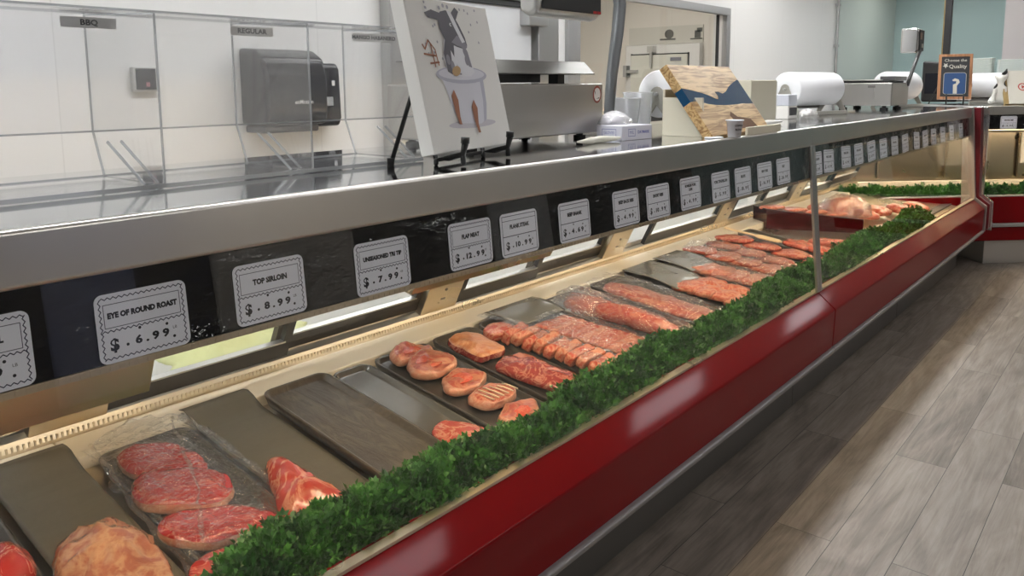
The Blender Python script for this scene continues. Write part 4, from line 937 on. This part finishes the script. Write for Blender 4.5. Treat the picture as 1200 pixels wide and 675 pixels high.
g=MB(); g.tube([cp(.20,.34,-.046),(-1.405,1.235,TOP+.004)],.0055,8); g.lathe([(.0,0),(.009,0),(.009,.02),(0,.02)],10,(-1.405,1.235,TOP)); g.build('back_leg',blackmetal,es,True)
g=MB(); g.tube([cp(.075,-.012,-.046),cp(.315,-.012,-.046)],.005,8); g.build('cross_bar',blackmetal,es,True)

# first scale
sc=empty('counter_scale',(-1.70,2.10,TOP),'big grey counter scale with tilted platter and pole display behind the canvas','scale')
X=lambda a:(a[0]+1.70,a[1]-2.10,a[2]-TOP,a[3]+1.70,a[4]-2.10,a[5]-TOP)
gs=brushed('scale_steel',(.48,.465,.44),.3,.4,(2,2,120))
bx('scale_body',X((-1.90,1.66,1.285,-1.545,2.355,1.455)),gs,sc,.006)
for y in (1.72,2.29):
    for x in (-1.60,-1.85):
        g=MB(); g.lathe([(.022,0),(.022,.012),(.012,.014),(.012,.026)],14,(x+1.70,y-2.10,0)); g.build('foot',rubber,sc)
g=MB(); g.bar((.05,-.36,.233),(.05,.20,.233),.05,.018); g.bar((-.12,-.10,.212),(.13,-.10,.212),.05,.03); g.box(.03,.10,.19,.07,.14,.245); g.box(.02,-.33,.19,.07,-.28,.235); g.build('platter_support',blackmetal,sc)
g=MB(); g.prism([(-.20,.262),(.12,.262),(.165,.222),(.168,.225),(.122,.267),(-.20,.267)],-.40,.185); g.build('platter',brushed('platter_steel',(.20,.195,.185),.4,.5,(2,2,120)),sc,bevel=.002)
g=MB(); g.tube([(.08,.395,.0),(.078,.41,.05),(.075,.435,.22),(.07,.48,.39),(.066,.50,.49),(.06,.49,.56),(.05,.44,.62),(.03,.33,.645)],[.019,.020,.022,.024,.025,.025,.024,.022],14); g.build('display_pole',M('grey_tube',(.17,.18,.19),.35,.6),sc,True)
bx('pole_base',(.0,.35,0,.14,.43,.015),gs,sc,.004)
g=MB(); g.prism([(.06,.425),(.10,.405),(.14,.42),(.14,.49),(.12,.53),(.06,.53)],-.10,.26); hd=g.build('display_head',steel_flat,sc,bevel=.018,seg=3)
bx('display_screen',(.139,-.08,.43,.147,.25,.515),black,hd,.003)
g=MB(); m=Matrix(((0,0,1,.1485),(1,0,0,.225),(0,1,0,.435),(0,0,0,1))); g.flat([(-.025,-.004),(-.004,-.004),(-.004,.005),(-.025,.005)],0); g.flat([(.0,-.004),(.022,-.004),(.022,.005),(.0,.005)],0); g.build('red_mark',redi,hd,mat=m)
lg=MB(); 
for a,mi in ((.026,1),(.020,0)):
    lg.flat([(a*math.cos(k*PI/12),a*1.15*math.sin(k*PI/12)) for k in range(24)],.0004*(2-mi),mi)
lg.flat([(.010*math.cos(k*PI/12)-.002,.015*math.sin(k*PI/12)) for k in range(24)],.0012,2); lg.stroke([(-.016,.012),(-.004,-.014),(.012,-.012)],.004,.0010,3)
lg.build('round_sticker',[white,M('sticker_red',(.30,.07,.05),.5),white,steel_dark],sc,mat=Matrix(((0,0,1,.1558),(1,0,0,.215),(0,1,0,.155),(0,0,0,1))))

# black hose and a power lead on the worktop near the scale
# carton of gloves
g=empty('glove_carton',(-1.455,2.355,TOP),'small white carton with blue print on the worktop beside the scale','box')
bm_=Matrix.Rotation(math.radians(-6),4,'Z')
bx('carton',(-.055,-.085,0,.055,.085,.050),M('carton_white',(.66,.66,.74),.5),g,.002,bm_)
q=MB(); q.stroke([(-.05,.012),(-.05,-.012),(-.012,-.012),(-.012,.012)],.0015,0,0,True); text_mb(q,'DAYMARK',.014,.035,0,0,font_bold=.0004); text_mb(q,'M/L',.016,-.031,0,0)
q.build('carton_print',bluei,g,mat=bm_@Matrix(((0,0,1,.0556),(1,0,0,0),(0,1,0,.026),(0,0,0,1))))
q=MB(); q.stroke([(-.03,.012),(-.03,-.012),(.03,-.012),(.03,.012)],.0015,0,0,True); text_mb(q,'GLOVES',.013,0,0,0)
q.build('side_print',bluei,g,mat=bm_@Matrix(((1,0,0,0),(0,0,-1,-.0856),(0,1,0,.026),(0,0,0,1))))
# crumpled bag over the carton, cups
bag('clear_bag',Vector((-1.50,2.36,TOP+.051)),.05,.07,.045,14,'white translucent bag lying on top of the small carton',thin('milky_bag',(.9,.9,.92),1.2,.2,.12,.45,bump=(50,.8,.01),hazecol=(.9,.9,.95)))
def cup(nm,x,y,r0,r1,h,m,label,grp,z=TOP):
    g=MB(); g.lathe([(0,0),(r0,0),(r1,h),(r1+.003,h),(r1+.003,h+.004),(r1-.003,h+.002),(r0-.002,.004),(0,.004)],26); o=g.build(nm,m,None,True,Matrix.Translation((x,y,z))); return tag(o,label,'cup',grp)
milky=thin('milky_cup',(.88,.89,.9),1.0,.08,.08,.35,hazecol=(.9,.9,.92))
cup('plastic_tub',-1.62,2.72,.047,.060,.155,milky,'tall translucent plastic tub left of the paper roll stand','tubs')
cup('plastic_tub',-1.60,2.60,.045,.058,.135,milky,'shorter translucent tub just behind the grey scale pole','tubs')

# paper roll stands
def roll_stand(c,L_,r,ang,label,sheetlabel,group='paper roll stands',back=.2):
    T=Matrix.Translation(c)@Matrix.Rotation(ang,4,'Z')   # local y = roll axis
    t=empty('roll_stand',label=label,cat='roll stand',group=group,mat=T)
    pm_=M('stand_enamel',(.36,.35,.31),.4,.3) if 'stand_enamel' not in bpy.data.materials else bpy.data.materials['stand_enamel']
    ax=r+.055
    for s_ in (-1,1):
        y=s_*(L_/2+.012)
        q=MB(); n=10
        def leg(xf_): return [(xf_-.014,0),(xf_+.014,0)]
        out=[(.115,0),(.085,0),(.0,ax-.045),(-.075,0),(-.105,0),(-.030,ax+.0)]
        arc=[(.03*math.cos(a),ax+.03*math.sin(a)) for a in [PI-PI*k/8 for k in range(9)]]
        q.prism(out+arc,y-.003,y+.003); sp_=q.build('side_plate',pm_,t,bevel=.0015)
        q=MB(); q.tube([(0,y-.012,ax),(0,y+.012,ax)],.008,10); q.build('axle_bolt',steel_flat,sp_)
    q=MB(); q.bar((.10,-L_/2-.012,.012),(.10,L_/2+.012,.012),.03,.022); q.build('base_rail',pm_,t,bevel=.002)
    q=MB(); q.bar((-.09,-L_/2-.012,.05),(-.09,L_/2+.012,.05),.02,.03); q.build('cutter_bar',steel_dark,t,bevel=.002)
    q=MB(); n=36; h=L_/2
    prof=[(.018,-h+.004),(r-.006,-h),(r,-h+.006),(r,h-.006),(r-.006,h),(.018,h-.004)]
    vs=[];fs=[]
    for rr_,yy in prof:
        for k in range(n): vs.append((rr_*math.cos(2*PI*k/n),yy,rr_*math.sin(2*PI*k/n)+ax))
    for i in range(len(prof)-1):
        for k in range(n): fs.append((i*n+k,i*n+(k+1)%n,(i+1)*n+(k+1)%n,(i+1)*n+k))
    q.add(vs,fs); o=q.build('paper_roll',paper,None,True,T); tag(o,sheetlabel,'paper roll','butcher paper rolls')
    q=MB(); q.tube([(0,-h,ax),(0,h,ax)],.017,12); q.build('roll_core',M('core_brown',(.14,.09,.05),.8) if 'core_brown' not in bpy.data.materials else bpy.data.materials['core_brown'],o)
    return t
roll_stand((-1.58,3.02,TOP),.42,.095,.0,'grey paper roll stand left of the wooden board','white paper roll behind the wooden board')
roll_stand((-1.70,4.86,TOP),.46,.100,math.radians(-14),'grey paper roll stand between the cream box and the silver scale','white paper roll left of the silver scale')
roll_stand((-1.66,6.72,TOP),.40,.110,math.radians(-10),'grey roll stand just behind the silver scale','white paper roll peeking out behind the silver scale')

# epoxy river board on a cardboard stand
B1=Vector((-1.215,2.545,1.270)); e=Vector((-.06,.998,0)).normalized(); nrm=Vector((e.y,-e.x,0)); upv=(Vector((0,0,1))*.25-nrm*.18).normalized(); zn=e.cross(upv)
bmx=Matrix(((e.x,upv.x,zn.x,B1.x),(e.y,upv.y,zn.y,B1.y),(e.z,upv.z,zn.z,B1.z),(0,0,0,1)))
WB,HB=.60,.310
def woodmat(name,c0,c1,sc=(3,26,26)):
    m,nt,b=nodes(name); tc=nt.nodes.new('ShaderNodeTexCoord'); mp=nt.nodes.new('ShaderNodeMapping'); mp.inputs['Scale'].default_value=sc
    n=nt.nodes.new('ShaderNodeTexNoise'); n.inputs['Scale'].default_value=1; n.inputs['Detail'].default_value=6; n.inputs['Distortion'].default_value=2.2
    r=nt.nodes.new('ShaderNodeValToRGB'); r.color_ramp.elements[0].position=.38; r.color_ramp.elements[0].color=(*c0,1); r.color_ramp.elements[1].position=.56; r.color_ramp.elements[1].color=(*c1,1)
    nt.links.new(tc.outputs['Object'],mp.inputs[0]); nt.links.new(mp.outputs[0],n.inputs['Vector']); nt.links.new(n.outputs[0],r.inputs[0]); nt.links.new(r.outputs[0],b.inputs['Base Color']); b.inputs['Roughness'].default_value=.35; return m
wood=woodmat('olive_wood',(.27,.145,.05),(.60,.41,.19),(4,34,34))
bd=empty('serving_board',label='thick wooden board with a blue resin river, leaning on a stand on the worktop',cat='board',mat=bmx)
rl=[(0,.66),(.12,.63),(.24,.59),(.33,.55),(.40,.50),(.44,.49),(.47,.54),(.46,.60),(.52,.60),(.57,.57),(.65,.60),(.76,.68),(.88,.74),(1,.79)]   # upper bank
ll=[(0,.47),(.12,.48),(.24,.43),(.36,.41),(.5,.40),(.65,.40),(.8,.41),(1,.40)]
Ub=lambda p:(p[0]*WB,p[1]*HB)
q=MB(); q.poly([Ub(p) for p in [(0,1),(0,.66)]+rl[1:]+[(1,1)]],-.034,0); q.build('upper_plank',wood,bd,bevel=.002)
q=MB(); q.poly([Ub(p) for p in [(0,0),(1,0)]+ll[::-1]],-.034,0); q.build('lower_plank',wood,bd,bevel=.002)
q=MB(); q.poly([Ub(p) for p in ll+rl[::-1]],-.033,-.0006); q.build('resin_river',M('blue_resin',(.006,.055,.125),.12,0,.6),bd)
q=MB(); q.poly([Ub(p) for p in ((.46,.05),(.48,.12),(.455,.25),(.50,.30),(.56,.22),(.66,.20),(.76,.17),(.80,.05))],.0004,.001); q.build('engraving',M('burnt_engraving',(.11,.05,.02),.7,bump=((200,200,200),1,.002)),bd)
q=empty('board_stand',(-1.35,2.75,TOP),'folded cream cardboard stand propping up the wooden board','stand')
bx('stand_back',(-.10,-.14,0,-.09,.16,.17),cream,q,.002); bx('stand_side',(-.09,-.155,0,.07,-.145,.14),cream,q,.002)
p_=empty('stand_ledge',(0,0,0)) if False else None
bx('stand_ledge',(.155,.02,0.0,.165,.34,.030),cream,q,.002)
cup('paper_cup',-1.185,2.655,.022,.029,.058,M('cup_white',(.74,.76,.82),.5),'small white printed paper cup in front of the wooden board','cups')
g=MB(); 
for i,tx in enumerate(('COFFEE','BLEND','- - -')): text_mb(g,tx,.009,0,.042-.014*i,0,font_bold=.0003)
a=math.radians(-35); o=[x for x in bpy.data.objects if x.name.startswith('paper_cup')][0]
g.build('cup_print',ink,o,mat=Matrix(((-math.sin(a),0,math.cos(a),.0285*math.cos(a)),(math.cos(a),0,math.sin(a),.0285*math.sin(a)),(0,1,0,0),(0,0,0,1))))
g=MB(); g.lathe([(0,0),(.030,0),(.034,.003),(.030,.006),(0,.006)],24); o=g.build('cup_lid',M('lid_white',(.74,.75,.78),.4),None,True,Matrix.Translation((-1.215,2.555,TOP+.0))); tag(o,'flat white lid lying at the foot of the wooden board','lid')
# cream box and small device behind the board
t=empty('cream_box',(-1.52,3.66,TOP),'cream coloured box standing behind the right edge of the wooden board','box')
bx('box_body',(-.09,-.20,0,.05,.10,.205),cream,t,.004); bx('box_flap',(-.09,.10,.02,.05,.106,.20),white,t,.001)
t=empty('label_printer',(-1.60,4.20,TOP),'small black and white label printer left of the second roll stand','printer')
bx('printer_body',(-.05,-.06,0,.05,.06,.07),white,t,.004); bx('printer_slot',(.051,-.05,.02,.054,.05,.062),black,t,.001); bx('printer_top',(-.05,-.06,.071,.05,.06,.13),M('pale_panel',(.6,.62,.68),.4),t,.004)
bag('clear_bag',Vector((-1.50,4.28,TOP)),.05,.13,.05,17,'crumpled clear bag on the worktop in front of the second roll stand',rot=.1)
q=MB(); q.tube([(-1.40+.008*math.sin(i),3.30+.10*i/2,TOP+.012) for i in range(8)],[.004,.010,.013,.012,.013,.011,.008,.003],8); o=q.build('crumpled_napkin',white,None,True); tag(o,'white crumpled napkin lying between the board and the joint of the worktop','napkin')
q=MB(); q.tube([(-1.42+.01*math.sin(i*1.3),2.02+.035*i,TOP+.011) for i in range(8)],[.003,.009,.012,.010,.012,.010,.007,.003],8); o=q.build('crumpled_napkin',M('napkin_cream',(.62,.6,.52),.7),None,True); tag(o,'cream crumpled napkin at the foot of the grey scale','napkin')

# silver scale
t=empty('silver_scale',(-1.70,6.155,TOP),'silver counter scale with display on a slanted pole, near the end of the counter','scale')
sv=brushed('silver_scale_steel',(.38,.37,.35),.22,.42,(60,2,3))
bx('scale_body',(-.20,-.225,.028,.20,.225,.19),sv,t,.008)
for x in (-.14,.14):
    for y in (-.17,.17): g=MB(); g.lathe([(.028,0),(.028,.014),(.014,.016),(.014,.03)],14,(x,y,0)); g.build('foot',rubber,t)
bx('platter_rim',(-.17,-.2,.19,.17,.2,.204),blackmetal,t,.003)
bx('platter',(-.185,-.21,.204,.12,.21,.212),sv,t,.003)
bx('keypad',(.10,-.16,.205,.2,.16,.235),M('dark_keypad',(.08,.08,.08),.3),t,.004)
bx('front_badge',(.04,-.2262,.155,.09,-.2252,.172),steel_dark,t,.001)
q=MB(); q.tube([(.20,.18,.17),(.212,.30,.32),(.222,.40,.43)],.013,10); q.build('display_pole',M('dark_steel_pole',(.12,.12,.12),.3,.7),t,True)
q=MB(); q.prism([(.09,.41),(.195,.41),(.215,.43),(.215,.58),(.195,.595),(.09,.595)],.37,.52); o=q.build('display_head',chrome,t,bevel=.015,seg=3)
bx('display_screen',(.216,.38,.425,.221,.51,.58),black,o,.002); bx('display_lit',(.221,.39,.51,.2225,.45,.56),M('lcd_brown',(.28,.18,.12),.3),o,.001); bx('display_lit',(.221,.44,.45,.2225,.49,.48),M('lcd_pale',(.5,.48,.42),.3),o,.001)
# chalkboard sign
Tc=Matrix.Translation((-1.45,7.72,1.305))@Matrix.Rotation(math.radians(14),4,'Z')@Matrix.Rotation(math.radians(-14),4,'X')   # faces -Y
t=empty('chalkboard',label='small wood framed chalkboard with a blue drawing, on a black easel',cat='sign',mat=Tc)
w_,h_=.130,.40
fw=woodmat('frame_wood',(.20,.09,.04),(.36,.18,.09),(20,20,3))
q=MB(); q.box(-w_,-.01,0,-w_+.022,.01,h_); q.box(w_-.022,-.01,0,w_,.01,h_); q.box(-w_+.022,-.01,0,w_-.022,.01,.022); q.box(-w_+.022,-.01,h_-.022,w_-.022,.01,h_); q.build('sign_frame',fw,t)
bx('slate',(-w_+.02,-.004,.02,w_-.02,.006,h_-.02),M('slate',(.022,.024,.027),.8),t,0)
cmx=Matrix(((1,0,0,0),(0,0,-1,-.0052),(0,1,0,0),(0,0,0,1)))
chalk=M('chalk',(.42,.42,.38),.9); blue_c=M('blue_chalk',(.022,.06,.16),.9)
q=MB(); text_mb(q,'Choose the',.036,.0,.345,0,font_bold=.0002); text_mb(q,'Quality',.046,.018,.290,0,font_bold=.0006)
q.flat([(-.075+.024*(1 if k%2 else .45)*math.cos(k*PI/5+.3),.30+.026*(1 if k%2 else .45)*math.sin(k*PI/5+.3)) for k in range(10)],0)
q.build('chalk_writing',chalk,t,mat=cmx)
q=MB(); q.flat(rrect(-.085,.045,.085,.235,.02),0); q.build('blue_panel',blue_c,t,mat=cmx)
q=MB(); q.stroke(rrect(-.085,.045,.085,.235,.02),.003,.0006,closed=True); q.flat([(-.01,.05),(.02,.05),(.018,.12),(.038,.15),(.03,.175),(.0,.185),(-.02,.17),(-.012,.16),(.012,.16),(.01,.14),(-.012,.13)],.0006); q.build('chalk_drawing',chalk,t,mat=cmx)
t=empty('sign_easel',(0,0,0),'small black easel holding the chalkboard','easel')
for s_ in (-.06,.07):
    p=Tc@Vector((s_,-.012,.0)); p2=Tc@Vector((s_,-.04,-.002)); q=MB(); q.tube([tuple(Tc@Vector((s_,-.02,.04))),tuple(p2),(p2.x-.01*s_,p2.y,TOP)],.006,8); q.build('front_leg',blackmetal,t,True)
q=MB(); q.tube([tuple(Tc@Vector((-.10,.02,.18))),(-1.66,7.78,TOP)],.005,8); q.build('back_leg',blackmetal,t,True)
# calf figurine
t=empty('calf_figurine',(-1.12,7.82,TOP),'small sitting black and white calf figurine at the corner of the counter','figurine')
cm_,nt,b=nodes('calf_spots'); tc=nt.nodes.new('ShaderNodeTexCoord'); v_=nt.nodes.new('ShaderNodeTexNoise'); v_.inputs['Scale'].default_value=13; v_.inputs['Detail'].default_value=0
r_=nt.nodes.new('ShaderNodeValToRGB'); r_.color_ramp.interpolation='CONSTANT'; r_.color_ramp.elements[0].color=(.70,.69,.64,1); r_.color_ramp.elements[1].position=.60; r_.color_ramp.elements[1].color=(.012,.012,.012,1)
nt.links.new(tc.outputs['Object'],v_.inputs['Vector']); nt.links.new(v_.outputs[0],r_.inputs[0]); nt.links.new(r_.outputs[0],b.inputs['Base Color'])
def skin(nm,V,E,R,m,parent,sub=2):
    me=bpy.data.meshes.new(nm); me.from_pydata(V,E,[]); me.update(); o=link(nm,me,m,parent)
    o.modifiers.new('skin','SKIN').use_smooth_shade=True
    for i,r in enumerate(R): me.skin_vertices[0].data[i].radius=(r,r)
    me.skin_vertices[0].data[0].use_root=True
    o.modifiers.new('sub','SUBSURF').levels=sub; o.modifiers['sub'].render_levels=sub; return o
V=[(0,.03,.05),(0,.02,.10),(0,.0,.155),(0,-.01,.185),(0,-.015,.222),(0,-.06,.205),
   (-.035,-.02,.14),(-.045,-.035,.07),(-.045,-.045,.012),(.035,-.02,.14),(.045,-.035,.07),(.045,-.045,.012),
   (-.055,.0,.04),(-.07,-.05,.018),(.055,.0,.04),(.07,-.05,.018),(-.05,.0,.245),(.05,.0,.245)]
E=[(0,1),(1,2),(2,3),(3,4),(4,5),(2,6),(6,7),(7,8),(2,9),(9,10),(10,11),(0,12),(12,13),(0,14),(14,15),(4,16),(4,17)]
skin('body',V,E,[.05,.048,.036,.026,.034,.022,.018,.014,.016,.018,.014,.016,.03,.016,.03,.016,.011,.011],cm_,t)
g=MB(); g.tube([(.01,.0,.25),(.03,.0,.275),(.035,-.005,.30)],[.016,.014,.004],8); g.build('hair_tuft',black,t,True)
# leaning cream sign, large roll, foam trays
Tm=Matrix.Translation((-.90,7.82,1.268))@Matrix.Rotation(math.radians(28),4,'Z')@Matrix.Rotation(math.radians(-24),4,'X')
t=empty('menu_board',label='cream board with a red emblem leaning at the right edge of the photo',cat='sign',mat=Tm)
bx('board_face',(-.16,-.012,0,.22,0,.30),M('cream_board',(.70,.67,.58),.5),t,.003); bx('board_wood',(-.19,.001,0,.2,.03,.27),M('gold_wood',(.36,.25,.10),.5),t,.003)
q=MB(); q.stroke([(.03*math.cos(a)-.03,.03*math.sin(a)) for a in [2*PI*k/16 for k in range(16)]],.008,0,closed=True); text_mb(q,'Meats',.04,.01,-.002,.001,font_bold=.001); q.build('red_emblem',redi,t,mat=Matrix(((1,0,0,-.02),(0,0,-1,-.0128),(0,1,0,.15),(0,0,0,1))))
roll_stand((-1.12,8.32,TOP),.60,.108,math.radians(-78),'roll stand behind the calf figurine','thick white paper roll behind the calf figurine')
q=MB(); q.box(-1.75,8.95,TOP,-.6,9.35,1.515); q.box(-1.78,8.92,1.515,-.58,9.38,1.54); o=q.build('back_shelf',steel_dark,None,bevel=.004); tag(o,'dark metal shelf unit behind the rolls carrying the foam trays','shelf')
for k,(x,n_) in enumerate(((-1.50,9),(-1.22,8),(-.96,8))):
    for j in range(n_):
        q=MB(); q.poly(rrect(-.115,-.08,.115,.08,.03),0,.006); q.poly(rrect(-.125,-.09,.125,.09,.035),.006,.015)
        o=q.build('foam_tray',M('foam_pale_green',(.80,.86,.82),.6) if 'foam_pale_green' not in bpy.data.materials else bpy.data.materials['foam_pale_green'],None,mat=Matrix.Translation((x,9.12,1.541+j*.0165)),bevel=.002)
        tag(o,'pale foam tray in the '+('left','middle','right')[k]+' stack on the back shelf','foam tray','foam trays, '+('left','middle','right')[k]+' stack')
q=empty('black_machine',(-1.80,8.75,TOP),'black machine with rounded top behind the chalkboard','machine')
MB().prism([(-.12,0),(.20,0),(.20,.30),(.16,.38),(-.12,.40)],-.10,.12).build('machine_body',black,q,bevel=.02,seg=3); bx('machine_panel',(-.09,-.108,.08,.17,-.10,.28),smoke,q,.003)
q=MB(); q.box(-1.80,8.86,TOP,-1.735,8.92,CZ); o=q.build('black_post',M('post_black',(.012,.012,.012),.4),None,bevel=.003); tag(o,'square black post rising behind the chalkboard to the ceiling','post')
q=MB(); q.box(-1.802,8.853,TOP,-1.792,8.858,CZ); q.build('post_trim',M('brass_trim',(.35,.26,.12),.35,1),o)  # yellowish highlight down the post's left edge, built as a coloured strip
struct(MB().box(-2.4,8.2,0,-1.65,9.5,TOP-.002).build('trim_3',steel_dark)) if False else None
